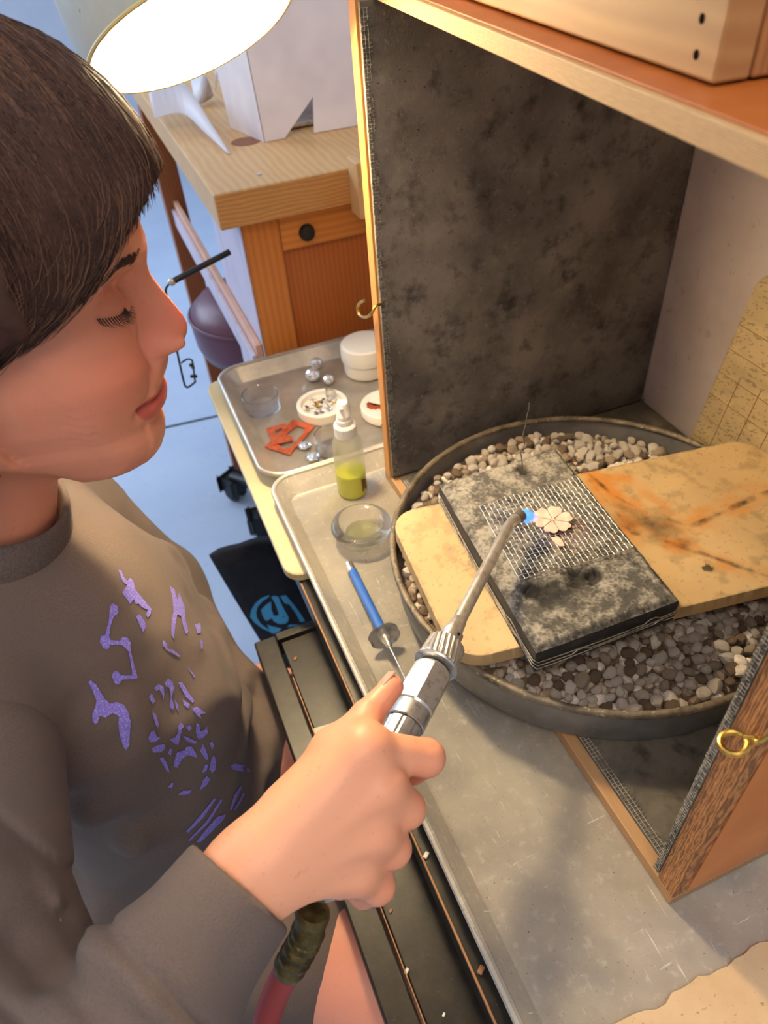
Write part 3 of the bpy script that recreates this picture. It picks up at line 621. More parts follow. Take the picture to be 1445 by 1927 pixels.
m.tube([lo_c+lr*.993*(math.cos(t)*uu+math.sin(t)*vv) for t in np.linspace(0,2*math.pi,65)[:-1]],.0016,8,closed=True); m.build('rim','lamp_rim',lamp,smooth=True)
m=MB(); m.lathe([(0,.052),(.015,.049),(.026,.038),(.030,.022),(.027,.006),(.018,-.012),(.013,-.03),(.013,-.045),(0,-.045)],lo_c-ln*.096,ln,28); m.build('bulb','bulb',lamp,smooth=True,ang=1.5)
sd=Px(131,9,lo_c[0]-.07)
bk=lo_c-ln*.19; m=MB(); m.tube(curve_pts([bk+ln*.004,bk-ln*.03,bk+n([.02,.12,.06]),bk+n([.1,.35,.10]),bk+n([.25,.75,.10]),n([.55,1.5,.40]),n([.55,1.62,.33]),n([.55,1.62,.297])],8),.008,10); m.build('arm','lamp_shade',lamp,smooth=True)
m=MB(); m.lathe([(0,.03),(.014,.03),(.016,.012),(.05,.010),(.052,.0005),(0,.0005)],(.55,1.62,.2665),(0,0,1),28); m.build('clamp_foot','lamp_shade',lamp,smooth=True)
# ================================================================ things on the trays
def glass_dish(px_,py_,r,h,label):
    c=Pz(px_,py_,.0006); t=.0022
    m=MB(); m.lathe([(0,0),(r*.97,0),(r,.0015),(r,h-.001),(r-t/2,h),(r-t,h-.001),(r-t,.004),(r-t*1.6,.0028),(0,.0028)],c,(0,0,1),40)
    return m.build('glass_dish','glass_soft',label=label,cat='dish',group='small clear glass dishes',smooth=True,loc=tuple(c))
glass_dish(494,768,.0272,.026,'small empty clear glass dish at the far corner of the rear tray')
glass_dish(630,845,.0262,.026,'small clear glass dish half hidden behind the spray bottle')
# jar
c=Pz(690,697,.0006); jar=thing('cream_jar',tuple(c),'glossy white plastic jar with rounded screw lid on the rear tray','jar')
m=MB(); m.lathe([(0,0),(.030,0),(.0335,.002),(.0345,.006),(.0345,.022),(.033,.023),(0,.023)],c,(0,0,1),48); m.build('jar_body','white_plastic',jar,smooth=True)
m=MB(); m.lathe([(.0345,.0235),(.0368,.024),(.0372,.027),(.0372,.044),(.0362,.048),(.033,.0505),(.02,.0512),(0,.0512)],c,(0,0,1),48); m.build('lid','white_plastic',jar,smooth=True)
# crystal-like silver beads
for (x,y,r,lab) in ((596,693,.0105,'shiny faceted silver bead nearest the white jar'),(590,716,.0115,'shiny faceted silver bead, middle one of the three'),(619,722,.0085,'smallest shiny faceted silver bead touching the white dish')):
    c=Pz(x,y,.0006); bm=bmesh.new(); bmesh.ops.create_icosphere(bm,subdivisions=2,radius=r)
    for v in bm.verts: v.co=Vector((v.co.x*(1+.06*random.random()),v.co.y*(1+.06*random.random()),v.co.z*.86*(1+.06*random.random())))
    zmin=min(v.co.z for v in bm.verts); bmesh.ops.translate(bm,verts=bm.verts[:],vec=(0,0,-zmin)); me=bpy.data.meshes.new('faceted_bead'); bm.to_mesh(me); bm.free()
    link('faceted_bead',me,'crystal',None,lab,'bead','faceted silver beads',loc=tuple(c))
# white dish with findings
def pdish(c,r,h,lab,name):
    t=thing(name,tuple(c),lab,'dish')
    m=MB(); m.lathe([(0,0),(r*.93,0),(r*.98,.002),(r,h*.6),(r,h-.001),(r-.001,h),(r*.86,h),(r*.82,h-.001),(r*.78,h*.62),(r*.74,h*.55),(0,h*.55)],c,(0,0,1),56); m.build('dish_body','ceramic',t,smooth=True); return t
cd_=Pz(608,775,.0006); pdish(cd_,.0368,.0165,'white ceramic dish full of small silver findings','findings_dish')
zf=cd_[2]+.0092
for i in range(26):
    a=random.uniform(0,6.28); rr_=.024*math.sqrt(random.random()); p=cd_+n([rr_*math.cos(a)-.006,rr_*math.sin(a)*.8,0]); p[2]=zf+random.uniform(.0005,.0035)
    k=i%3; m=MB(); d=n([random.gauss(0,1),random.gauss(0,1),random.gauss(0,.25)]); d/=np.linalg.norm(d)
    if k==0: m.tube([p-d*.006,p+d*.006],.0006,6); nm,lb='jewellery_pin','thin silver wire pin among the findings in the white dish'
    elif k==1: m.lathe([(0,0),(.0028,.0003),(.0034,.0014),(.0026,.0008),(0,.0006)],p,(d[0]*.4,d[1]*.4,1),10); nm,lb='silver_cup','tiny round silver cup among the findings in the white dish'
    else: m.obox(p,np.stack([d,np.cross(d,[0,0,1])/np.linalg.norm(np.cross(d,[0,0,1])),np.cross(d,np.cross(d,[0,0,1])/np.linalg.norm(np.cross(d,[0,0,1])))]),(.0055,.0035,.0006),.0002,1); nm,lb='silver_chip','tiny flat silver chip among the findings in the white dish'
    m.build(nm,'silver' if i%4 else 'brass',label=lb,cat='finding',group='findings in the white dish')
p=cd_+n([.010,.006,0]); p[2]=zf+.001; m=MB(); m.lathe([(0,0),(.002,.001),(.004,.006),(.008,.016),(.0088,.0185),(.006,.0175),(0,.015)],p,(.35,.25,.6),20); m.build('silver_cone','silver',label='polished silver cone standing out of the white dish',cat='finding',smooth=True)
p=cd_+n([.016,-.008,0]); p[2]=zf+.004; m=MB(); m.tube([p+n([-.006,-.004,.002]),p+n([.006,.004,.004])],.0008,6); m.tube([p+n([-.003,.004,.003]),p+n([.003,-.004,.003])],.0007,6); m.build('gold_cross','brass',label='little gold cross-shaped piece in the white dish',cat='finding')
# white plate with copper shapes
cp=Pz(730,775,.0006); pl_=thing('round_plate',tuple(cp),'round white plate with copper cut-outs half hidden by the booth side','dish')
m=MB(); m.lathe([(0,0),(.036,0),(.0385,.002),(.039,.012),(.038,.0145),(.036,.015),(.034,.0140),(0,.0138)],cp,(0,0,1),56); m.build('plate_body','ceramic',pl_,smooth=True)
m=MB(); m.box((cp[0]-.024,cp[1]-.0395,cp[2]+.001),(cp[0]-.019,cp[1]-.033,cp[2]+.007)); m.build('notch','wire_dark',pl_)
def petal_poly(c,r,npet,z,depth=.28,ph=0.,nn=8,er=1.):
    P=[]
    for k in range(npet*nn):
        t=k/nn; f=t-math.floor(t); rad=r*(1-depth*(abs(2*f-1)**3)); a=ph+2*math.pi*k/(npet*nn); P.append((c[0]+rad*math.cos(a),c[1]+rad*math.sin(a)*er,z))
    return P
def crescent(c,r,ph,z,span=3.6,w=.009,scal=True):
    O=[];I=[]; K=24
    for k in range(K+1):
        a=ph+span*k/K; tt=math.sin(math.pi*k/K); O.append((c[0]+(r+(.0012*math.cos(k*1.6) if scal else 0))*math.cos(a),c[1]+(r+(.0012*math.cos(k*1.6) if scal else 0))*math.sin(a),z)); I.append((c[0]+(r-w*tt)*math.cos(a),c[1]+(r-w*tt)*math.sin(a),z))
    return O+I[::-1][1:-1]
for i,(dx,dy,ph,lab) in enumerate(((-.016,.006,2.0,'scalloped copper crescent at the edge of the white plate'),(-.004,-.004,2.6,'scalloped copper crescent towards the middle of the white plate'))):
    m=MB(); m.prism(crescent(cp+n([dx,dy,0]),.0125,ph,cp[2]+.0142+i*.001),(0,0,.0009)); m.build('copper_crescent','copper',label=lab,cat='copper piece',group='copper crescents on the plate')
# copper offcuts (sheet with the shape sawn out)
def offcut(pts,hole,z,lab):
    P=[Pz(x,y,z) for x,y in pts]; Hc=[Pz(x,y,z) for x,y in hole]; bm=bmesh.new()
    import mathutils
    allp=[Vector(p[:2]) for p in P]+[Vector(p[:2]) for p in Hc]; nP=len(P); nH=len(Hc)
    ov,oe,of,_,_,_=mathutils.geometry.delaunay_2d_cdt(allp,[(i,(i+1)%nP) for i in range(nP)]+[(nP+i,nP+(i+1)%nH) for i in range(nH)],[],0,1e-6)
    vs=[bm.verts.new((v.x,v.y,z)) for v in ov]
    def inside(q,Pl):
        c=False;j=len(Pl)-1
        for i in range(len(Pl)):
            if (Pl[i][1]>q[1])!=(Pl[j][1]>q[1]) and q[0]<(Pl[j][0]-Pl[i][0])*(q[1]-Pl[i][1])/(Pl[j][1]-Pl[i][1]+1e-15)+Pl[i][0]: c=not c
            j=i
        return c
    for f in of:
        q=np.mean([[ov[i].x,ov[i].y] for i in f],0)
        if inside(q,P) and not inside(q,Hc): bm.faces.new([vs[i] for i in f])
    bmesh.ops.recalc_face_normals(bm,faces=bm.faces[:]); bmesh.ops.solidify(bm,geom=bm.faces[:],thickness=-.0011)
    me=bpy.data.meshes.new('copper_offcut'); bm.to_mesh(me); bm.free(); return link('copper_offcut',me,'copper',None,lab,'copper piece','copper offcuts on the tray')
offcut([(498,842),(552,790),(592,803),(545,857)],[(524,838),(545,812),(560,802),(574,806),(572,816),(556,832),(548,842),(534,846)],.0020,'larger orange copper offcut with a sawn hole, lying underneath on the rear tray')
offcut([(500,807),(538,797),(541,807),(531,812),(533,820),(550,822),(551,830),(515,837)],[(518,812),(530,806),(533,809),(524,815),(526,824),(520,822)],.0042,'smaller bright orange copper offcut lying on top of the larger one')
# little metal flowers
for (x,y,r,lab) in ((573,842,.0092,'small silver flower bead beside the copper offcuts'),(588,863,.0096,'small silver flower bead nearest the front tray rim')):
    c=Pz(x,y,.0008); bm=bmesh.new(); t=thing('flower_bead',tuple(c),lab,'bead','silver flower beads')
    m=MB(); m.lathe([(0,.002),(r*.35,.0022),(r*.7,.001),(r,.0028),(r*.98,.0036),(r*.7,.0026),(r*.35,.0042),(0,.0046)],c,(0,0,1),36,ripple=lambda k,h:1+.10*math.cos(k*2*math.pi/36*9)); m.build('petals','silver',t,smooth=True)
    m=MB(); m.lathe([(0,.0),(r*.35,.0005),(r*.38,.003),(r*.3,.006),(0,.0072)],c,(0,0,1),12); m.build('centre','crystal',t)
# spray bottle
c=Pz(664,924,.0008); bo=thing('spray_bottle',tuple(c),'small frosted spray bottle with white pump and yellow-green liquid','bottle'); rb=.0186
m=MB(); m.lathe([(0,0),(rb*.9,0),(rb,.003),(rb,.072),(rb*.97,.078),(rb*.8,.0855),(rb*.62,.089),(rb*.6,.093),(0,.093)],c,(0,0,1),40); m.build('bottle_body','frosted',bo,smooth=True)
m=MB(); m.lathe([(0,.0012),(rb*.9,.0012),(rb*.955,.004),(rb*.955,.034),(0,.034)],c,(0,0,1),40); m.build('liquid','liquid_yellow',bo,smooth=True)
m=MB(); m.lathe([(rb*.70,.0895),(rb*.72,.090),(rb*.72,.103),(rb*.66,.105),(rb*.5,.106),(0,.106)],c,(0,0,1),60,ripple=lambda k,h:1+.02*(k%2)); m.build('screw_collar','white_plastic',bo)
m=MB(); m.lathe([(rb*.52,.106),(rb*.54,.1075),(rb*.50,.112),(rb*.46,.1125),(rb*.45,.118),(rb*.43,.1185),(rb*.40,.130),(rb*.32,.1345),(0,.1355)],c,(0,0,1),32); m.build('pump_head','white_plastic',bo,smooth=True)
m=MB(); m.obox(c+n([-.004,-.006,.1305]),np.eye(3),(.004,.005,.003),.001,1); m.build('nozzle','white_plastic',bo)
P=[]; 
for k in range(9):
    a=-1.15+k*.075; P.append(c+n([rb*1.012*math.cos(a),rb*1.012*math.sin(a),0]))
bm=bmesh.new(); lo_=[bm.verts.new(Vector(p+n([0,0,.009+(.004 if k in(3,) else 0)]))) for k,p in enumerate(P)]; hi_=[bm.verts.new(Vector(p+n([0,0,.030-.001*k]))) for k,p in enumerate(P)]
for k in range(8): bm.faces.new((lo_[k],lo_[k+1],hi_[k+1],hi_[k]))
bmesh.ops.recalc_face_normals(bm,faces=bm.faces[:]); bmesh.ops.solidify(bm,geom=bm.faces[:],thickness=-.0003); me=bpy.data.meshes.new('label_patch'); bm.to_mesh(me); bm.free(); link('label_patch',me,'label_brown',bo,label='torn brown label remnant')
# thick glass votive bowl
c=Pz(683,1014,.0006); vb=thing('glass_bowl',tuple(c),'thick-rimmed clear glass bowl with pale liquid beside the spray bottle','bowl'); ro=.0355
m=MB(); m.lathe([(0,0),(.020,0),(.024,.002),(.030,.010),(.0345,.019),(.0355,.0225),(.0345,.0255),(.031,.0275),(.0265,.0275),(.0235,.0255),(.0215,.020),(.0195,.010),(.017,.0065),(0,.006)],c,(0,0,1),56); m.build('bowl_body','glass_soft',vb,smooth=True,ang=1.5)
m=MB(); m.lathe([(0,.0063),(.0168,.0067),(.0190,.010),(.0197,.0125),(0,.0125)],c,(0,0,1),48); m.build('liquid','liquid_pale',vb,smooth=True)
# soldering pick with blue handle
e0=Pz(657,1062,.006); e1_=Pz(716,1182,.018); dk=e1_-e0; dk/=np.linalg.norm(dk)
pk=thing('soldering_pick',tuple(Pz(690,1125,.001)),'blue-handled soldering pick with metal disc guard lying on the tray','tool')
m=MB(); m.tube([e0+dk*.014,e1_+dk*.004],.0052,16); m.build('handle','blue_handle',pk,smooth=True)
m=MB(); m.tube([e0,e0+dk*.012,e0+dk*.015],[.0050,.0052,.0050],16); m.build('end_cap','silver',pk,smooth=True)
cg=e1_+dk*.006; m=MB(); u_=np.cross(dk,[0,0,1.]);u_/=np.linalg.norm(u_);v_=np.cross(u_,dk)
G=[];
for k in range(48):
    a=2*math.pi*k/48; rr_=.0172*(1-.10*abs(math.cos(2*a+.5))**6); G.append((a,rr_))
bm=m.bm; rings=[]
for fr_,dp in ((0,0.),(.35,.0006),(.7,.0028),(1.,.0058)):
    rings.append([bm.verts.new(Vector(cg+dk*dp+(math.cos(a)*u_+math.sin(a)*v_)*rr_*max(fr_,.02))) for a,rr_ in G])
for a_,b_ in zip(rings[:-1],rings[1:]):
    for k in range(48): bm.faces.new((a_[k],a_[(k+1)%48],b_[(k+1)%48],b_[k]))
bm.faces.new(rings[0]); bmesh.ops.solidify(bm,geom=bm.faces[:],thickness=.0007); m.build('guard_disc','chrome',pk,smooth=True,ang=1.0)
m=MB(); m.lathe([(.0062,0),(.0062,.006),(.0045,.012),(.0034,.014),(.0032,.019),(.0016,.021),(0,.021)],cg+dk*.001,dk,20); m.build('collet','steel',pk,smooth=True)
m=MB(); m.tube([cg+dk*.02,cg+dk*.075-n([0,0,.0])],[.0009,.0005],8); m.build('needle','steel',pk,smooth=True)
# ================================================================ rotating pan of pumice
PC=n([.3670,.4180,0]); RP=.2075; ZR=.0705
pan=thing('annealing_pan',(PC[0],PC[1],.0166),'round dark steel annealing pan filled with pumice pebbles inside the booth','pan')
rp=lambda k,h:1+.0012*math.sin(k*.37)
m=MB(); m.lathe([(0,.0172),(RP-.012,.0172),(RP-.007,.019),(RP-.005,.024),(RP-.001,ZR-.006),(RP-.003,ZR-.006),(RP-.006,.038),(RP-.010,.034),(0,.034)],(PC[0],PC[1],0),(0,0,1),128); m.build('pan_body','pan_steel',pan,smooth=True)
m=MB(); m.lathe([(RP-.001,ZR-.0065),(RP+.0012,ZR-.005),(RP+.0012,ZR-.001),(RP-.001,ZR+.0004),(RP-.004,ZR),(RP-.006,ZR-.003),(RP-.003,ZR-.0062)],(PC[0],PC[1],0),(0,0,1),160,ripple=lambda k,h:1+.0009*math.sin(k*1.3)*math.sin(k*.21)); m.build('pan_rim','pan_rim',pan,smooth=True,ang=1.4)
m=MB(); m.lathe([(0,.044),(RP-.006,.044),(RP-.0065,.0345),(0,.0345)],(PC[0],PC[1],0),(0,0,1),64); m.build('pumice_bed','pumice2',pan,kind='stuff',label='packed pumice under the top pebbles')
# board across the pan (corners measured on its upper face)
ZBt=.0855
cA_=Pz(730,968,ZBt); cB_=Pz(859,1247,ZBt); cC_=Pz(1398,826,ZBt)
ub=cC_-cA_; vb_=cB_-cA_; vb_=vb_*1.0
ub=ub*1.02
def bshape(A,B):
    LU,LV,r=np.linalg.norm(ub),np.linalg.norm(vb_),.030
    x=A*LU; y=B*LV; dx=np.maximum(np.maximum(r-x,x-(LU-r)),0); dy=np.maximum(np.maximum(r-y,y-(LV-r)),0)
    d=np.hypot(dx,dy); mx=np.maximum(dx,dy); s=np.where(d>1e-9,mx/np.maximum(d,1e-9),1)
    nx_=np.where(x<r,r-dx*s,np.where(x>LU-r,LU-r+dx*s,x)); ny_=np.where(y<r,r-dy*s,np.where(y>LV-r,LV-r+dy*s,y)); return nx_/LU,ny_/LV
def to_ab(pxs):
    G=np.stack([ub[:2],vb_[:2]],1); return np.array([np.linalg.solve(G,(Pz(x,y,ZBt)-cA_)[:2]) for x,y in pxs])
S1=to_ab([(1095,880),(1150,930),(1215,965),(1300,990),(1445,925)]); S2=to_ab([(1110,905),(1190,1000),(1290,1030),(1445,1085)]); S3=to_ab([(1100,885),(1180,905),(1245,955)]); SP=to_ab([(1330,1068)])[0]
def segd(A,B,Pl,asp):
    d=np.full(A.shape,9.)
    for i in range(len(Pl)-1):
        a=Pl[i]*asp;b=Pl[i+1]*asp; px_=np.stack([A*asp[0],B*asp[1]],-1)-a; t=np.clip(px_@(b-a)/((b-a)@(b-a)),0,1); d=np.minimum(d,np.linalg.norm(px_-t[...,None]*(b-a),axis=-1))
    return d
def board_cols(A,B):
    asp=np.array([np.linalg.norm(ub),np.linalg.norm(vb_)]); p=np.stack([A*asp[0]*60,B*asp[1]*60,A*0],-1); w=(fbm(p*.9,4,21)-.5)*.030
    c=np.ones(A.shape+(3,))*np.array(srgb(192,162,116)); f=fbm(p*.35,5,2); c=c*(.80+.38*f[...,None]); g=fbm(p*6,3,5); c=np.where((g>.74)[...,None],c*.75,c)
    c=c*(1-.25*sstep(.55,.75,fbm(p*1.2,5,77))[...,None])
    d1=segd(A,B,S1,asp)+w; d2=segd(A,B,S2,asp)+w*.8; d3=segd(A,B,S3,asp)+w
    org=np.maximum(np.maximum(sstep(.020,.002,d1-.004),sstep(.017,.002,d2)),sstep(.016,.0,d3))*np.clip(1.9*fbm(p*.8,4,9)-.35,0,.85)*np.clip(1.15-1.1*np.maximum(A-.60,0)*2.2,0.1,1)
    c=c*(1-org[...,None])+np.array(srgb(190,118,34))*org[...,None]
    blk=np.maximum(sstep(.0045,.0,segd(A,B,S1,asp)+w*.25),sstep(.004,.0,segd(A,B,S2,asp)+w*.25))*np.clip(2.2*fbm(p*1.6,4,33)-.55,0,1)
    blk=np.maximum(blk,sstep(.026,.004,segd(A,B,S1[1:3]*.5+S2[1:3]*.5,asp)+w*1.2)*np.clip(1.5*fbm(p*1.3,4,34)-.30,0,1))
    sp=np.hypot((A-SP[0])*asp[0],(B-SP[1])*asp[1])+w*.35; blk=np.maximum(blk,sstep(.0055,.003,sp)*(fbm(p*5,2,6)>.45))
    dots=sstep(.05,.0,np.hypot((A-.18)*asp[0],(B-.45)*asp[1]))*(fbm(p*7,3,44)>.60)*.6; blk=np.maximum(blk,dots)
    edge=np.minimum(np.minimum(A,1-A)*asp[0],np.minimum(B,1-B)*asp[1]); blk=np.maximum(blk,.35*sstep(.004,.0,edge)*(fbm(p*3,3,12)>.5))
    return c*(1-.88*blk[...,None])
vsw=cA_+vb_
plate('solder_board',vsw,ub,-vb_,230,120,'board_paint',.0148,hfun=lambda A,B:-.0003*(fbm(np.stack([A*90,B*50,A*0],-1),3,5)>.72)-.0012*sstep(.012,0,np.minimum(np.minimum(A,1-A)*.42,np.minimum(B,1-B)*.2)/1.)*0,
      cfun=lambda A,B:board_cols(A,1-B),shape=bshape,edge_col=np.array(srgb(184,150,102)),label='tan soldering board with orange and black scorch marks across the pan',cat='board')
# charcoal block
ZK=ZBt+.0325
k0,k1,k2,k3=[Pz(x,y,ZK) for x,y in ((826,905),(1046,837),(1280,1122),(1010,1222))]
def kq(A,B): return (k0*(1-A)[...,None]+k1*A[...,None])*(1-B)[...,None]+(k3*(1-A)[...,None]+k2*A[...,None])*B[...,None]
def kab(x,y):
    p=Pz(x,y,ZK)[:2]; G=np.stack([(k1-k0)[:2],(k3-k0)[:2]],1); return np.linalg.solve(G,p-k0[:2])
PITS=[(*kab(984,880),.010,.004),(*kab(1090,1085),.017,.006),(*kab(1120,1080),.010,.007),(*kab(1040,1115),.020,.004),(*kab(1005,1110),.012,.003),(*kab(862,908),.004,.0015),(*kab(1000,1010),.02,.002)]
def khei(A,B):
    p=np.stack([A*13.2,B*21.8,A*0],-1); h=-.0022*(1-fbm(p*.9,5,50))-.0012*fbm(p*5,3,51)
    for a,b,r,d in PITS:
        q=np.hypot((A-a)*.1325,(B-b)*.218)+(fbm(p*2,3,60)-.5)*.006; h=h-d*sstep(r,r*.2,q)
    e=np.minimum(np.minimum(A,1-A)*.1325,np.minimum(B,1-B)*.218); return h-.004*sstep(.007,0,e)**2
def kcol(A,B):
    p=np.stack([A*13.2,B*21.8,A*0],-1); f=fbm(p*1.1,6,70); g=fbm(p*7,4,71)
    ash=.12+.88*sstep(.28,.70,-.10*sstep(.45,.9,B)+.75*f+.35*fbm(p*3,4,72)-.06+.45*(g-.5)); dark=np.array(srgb(46,44,42)); pale=np.array(srgb(152,145,132)); c=dark*(1-ash[...,None])+pale*ash[...,None]
    c=c*(.75+.5*g[...,None]); w=(fbm(p*2,3,60)-.5)*.008
    for i,(a,b,r,d) in enumerate(PITS[:6]):
        q=np.hypot((A-a)*.1325,(B-b)*.218)+w; k=sstep(r*1.25,r*.4,q)*(.93 if i!=5 else .3); c=c*(1-k[...,None])+np.array(srgb(24,22,22))*k[...,None]
    q=np.hypot((A-.62)*.1325,(B-.52)*.218); k=.45*sstep(.03,.01,q+w)*(g>.45); c=c*(1-k[...,None])+np.array(srgb(190,140,128))*k[...,None]
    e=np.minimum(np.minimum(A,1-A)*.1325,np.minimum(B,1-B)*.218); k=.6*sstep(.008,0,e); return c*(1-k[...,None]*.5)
NA,NB=130,200; Ag,Bg=np.meshgrid(np.linspace(0,1,NA),np.linspace(0,1,NB),indexing='ij'); Pg=kq(Ag,Bg); Pg[...,2]+=khei(Ag,Bg)
idx=np.arange(NA*NB).reshape(NA,NB); q=np.stack([idx[:-1,:-1],idx[:-1,1:],idx[1:,1:],idx[1:,:-1]],-1).reshape(-1,4)
blk=thing('charcoal_block',tuple((k0+k2)/2*n([1,1,0])+n([0,0,ZBt])),'charred black soldering block crusted with pale ash, wrapped in wire','block')
from_arrays('block_top',Pg.reshape(-1,3),q,'block_paint',blk,cols=kcol(Ag,Bg).reshape(-1,3))
ring=np.concatenate([idx[:-1,0],idx[-1,:-1],idx[:0:-1,-1],idx[0,:0:-1]]); tp=Pg.reshape(-1,3)[ring]; cen=tp.mean(0); rows=[tp]; 
pr=np.stack([tp[:,0]*120,tp[:,1]*120,tp[:,2]*0],-1)
for z,s_ in ((ZK-.010,1.004),(ZK-.016,1.004),(ZK-.020,.988),(ZK-.0205,.990),(ZK-.025,1.002),(ZBt+.0012,1.0)):
    r2=cen+(tp-cen)*(s_+.012*(fbm(pr+z*900,3,80)-.5))[:,None]; r2[:,2]=z; rows.append(r2)
Vb=np.concatenate(rows); nr=len(ring); Fb=[]
for j in range(len(rows)-1):
    for k in range(nr): Fb.append((j*nr+k,(j+1)*nr+k,(j+1)*nr+(k+1)%nr,j*nr+(k+1)%nr))
me=bpy.data.meshes.new('block_sides'); me.from_pydata(Vb.tolist(),[],Fb+[tuple(range((len(rows)-1)*nr,len(rows)*nr))]); me.update(); link('block_sides',me,'block_side',blk,smooth=True)
def side_loop(dz,off,seed,kinks):
    rd=random.Random(seed); cs=[k0,k3,k2,k1]; out=[]; cc=n([cen[0],cen[1],0])
    for i in range(4):
        a=cs[i];b=cs[(i+1)%4]
        for t in np.linspace(0.02,.98,26):
            p=a+(b-a)*t; d=p-cc; d[2]=0; p=p+d/np.linalg.norm(d)*off; z=ZK-dz+.0012*math.sin(t*5+seed)+ (.0035 if (abs(t-kinks)<.03) else 0)+.0005*rd.random(); out.append(n([p[0],p[1],z]))
    return out
for i,(dz,off,kk) in enumerate(((.0175,.0025,.80),(.0205,.0030,.30),(.0245,.0026,.86))):
    m=MB(); m.tube(side_loop(dz,off,i+2,kk),.0005,6,closed=True); m.build('binding_wire','wire_pale',blk)
# upright twist of wire in the block
b0=kab(984,884); pw=kq(n([b0[0]]),n([b0[1]]))[0]-n([0,0,.004])
W=[pw]+[Py(x,y,pw[1]+.0) for x,y in ((982,865),(980,850),(987,835),(984,820),(989,800),(991,785),(995,770),(996,758))]
m=MB(); m.tube(curve_pts(W,4),.00055,6); m.build('iron_wire','wire_dark',label='thin crooked wire sticking up from the charred block',cat='wire')
# woven wire screen
ZS=ZK+.0006
w0,w1,w2,w3=[Pz(x,y,ZS) for x,y in ((902,953),(1083,897),(1192,1033),(978,1092))]
def wq(a,b): return (w0*(1-a)+w1*a)*(1-b)+(w3*(1-a)+w2*a)*b
NW,NH=23,21; mb=MB()
def curl(p,a): return p+n([0,0,-.004*max(0,(.10-a)/.10)**1.5*0+.0016*math.sin(a*7)*.5])
for i in range(NW+1):
    a=i/NW; j0=0 if i%3 else -.02; P=[]
    for s_ in range(NH*2+1):
        b=s_/(NH*2)+(.012*math.sin(i*7.)if s_ in(0,NH*2) else 0); z=.0006*math.cos(math.pi*(s_/1.0)/2*1.0+ (i%2)*math.pi)*(1 if s_%2==0 else 0); P.append(curl(wq(a,b),a)+n([0,0,z+.0006]))
    mb.tube(P,.00052,4)
for j in range(NH+1):
    b=j/NH; P=[]
    for s_ in range(NW*2+1):
        a=s_/(NW*2); z=-.0006*math.cos(math.pi*s_/2+(j%2)*math.pi)*(1 if s_%2==0 else 0); P.append(curl(wq(a,b),a)+n([0,0,z+.0006]))
    mb.tube(P,.00052,4)
mb.build('wire_screen','wire_pale',label='woven wire screen lying on the charred block',cat='mesh',smooth=True)
# copper flower
cf=Pz(1040,979,ZS+.0016); P=petal_poly(cf,.0182,6,cf[2],.30,.35,10)
fl=thing('copper_flower',tuple(cf),'pale copper six-petal flower disc on the wire screen at the flame','flower')
m=MB(); ctr=[]; 
for k in range(6):
    a=.35+2*math.pi*(k+.5)/6-math.pi/6; pts=[]; 
    for s_ in np.linspace(-.5,.5,11):
        aa=a+math.pi/6+s_*(2*math.pi/6)*.97; rad=.0188*(1-.30*abs(2*s_)**3.5-.09*math.exp(-(s_/.10)**2)); pts.append(cf+n([rad*math.cos(aa),rad*math.sin(aa),.0007*math.cos(s_*3)]))
    c0_=cf+.0012*n([math.cos(a+math.pi/6),math.sin(a+math.pi/6),0]); mp_=MB(); mp_.prism([c0_]+pts,(0,0,.0009)); mp_.build('petal','copper_dull',fl)
m=MB(); m.lathe([(.0022,.0009),(.002,.0014),(0,.0016)],cf,(0,0,1),14); m.build('flower_centre','copper_dull',fl)
# scrap of flower copper under it
m=MB(); m.prism([Pz(x,y,ZS+.0012) for x,y in ((1036,1012),(1050,1010),(1058,1018),(1062,1028),(1052,1028),(1042,1020))],(0,0,.0004)); m.build('copper_flake','copper_dull',label='pinkish flake below the copper flower on the screen',cat='flake')
# ================================================================ pumice pebbles
def pebble_mesh(seed):
    rd=np.random.default_rng(seed); bm=bmesh.new(); bmesh.ops.create_icosphere(bm,subdivisions=2,radius=1)
    pl_=[(rd.normal(size=3),rd.uniform(.62,.92)) for _ in range(9)]
    for v in bm.verts:
        p=np.array(v.co)
        for nn_,d in pl_:
            u=nn_/np.linalg.norm(nn_); e=p@u-d
            if e>0: p=p-u*e*.9
        v.co=Vector(p*np.array([1,.82,.72]))
    me=bpy.data.meshes.new('pumice_pebble'); bm.to_mesh(me); bm.free(); me.polygons.foreach_set('use_smooth',[True]*len(me.polygons)); me.set_sharp_from_angle(angle=.35); return me
PM=[]
for i in range(12):
    me=pebble_mesh(i); me.materials.append(MATS['pumice%d'%[0,3,1,0,2,3,1,0,3,1,0,2][i]]); PM.append(me)
cand=[]; sp_=.0120; rd=random.Random(5)
for lay in range(2):
    yy=-RP
    row=0
    while yy<RP:
        xx=-RP+(row%2)*sp_/2+lay*.004
        while xx<RP:
            x=xx+rd.uniform(-.003,.003); y=yy+rd.uniform(-.003,.003); r=math.hypot(x,y)
            if r<RP-.013:
                hgt=.0035*math.sin(x*40)*math.cos(y*33)
                cand.append((PC[0]+x,PC[1]+y,.0455+hgt+lay*.0068+rd.uniform(-.0015,.0015)+(.012*max(0,(.5-(abs(y)/RP))) if 0 else 0),rd.choice((.0052,.0060,.0067,.0075,.0088))*rd.uniform(.88,1.08)))
            xx+=sp_
        yy+=sp_*.87; row+=1
brd=[pj(p) for p in (cA_,cB_,cB_+ub,cA_+ub)]; kbd=[pj(p-n([0,0,.03])) for p in (k0,k3,k2,k1)]+[]
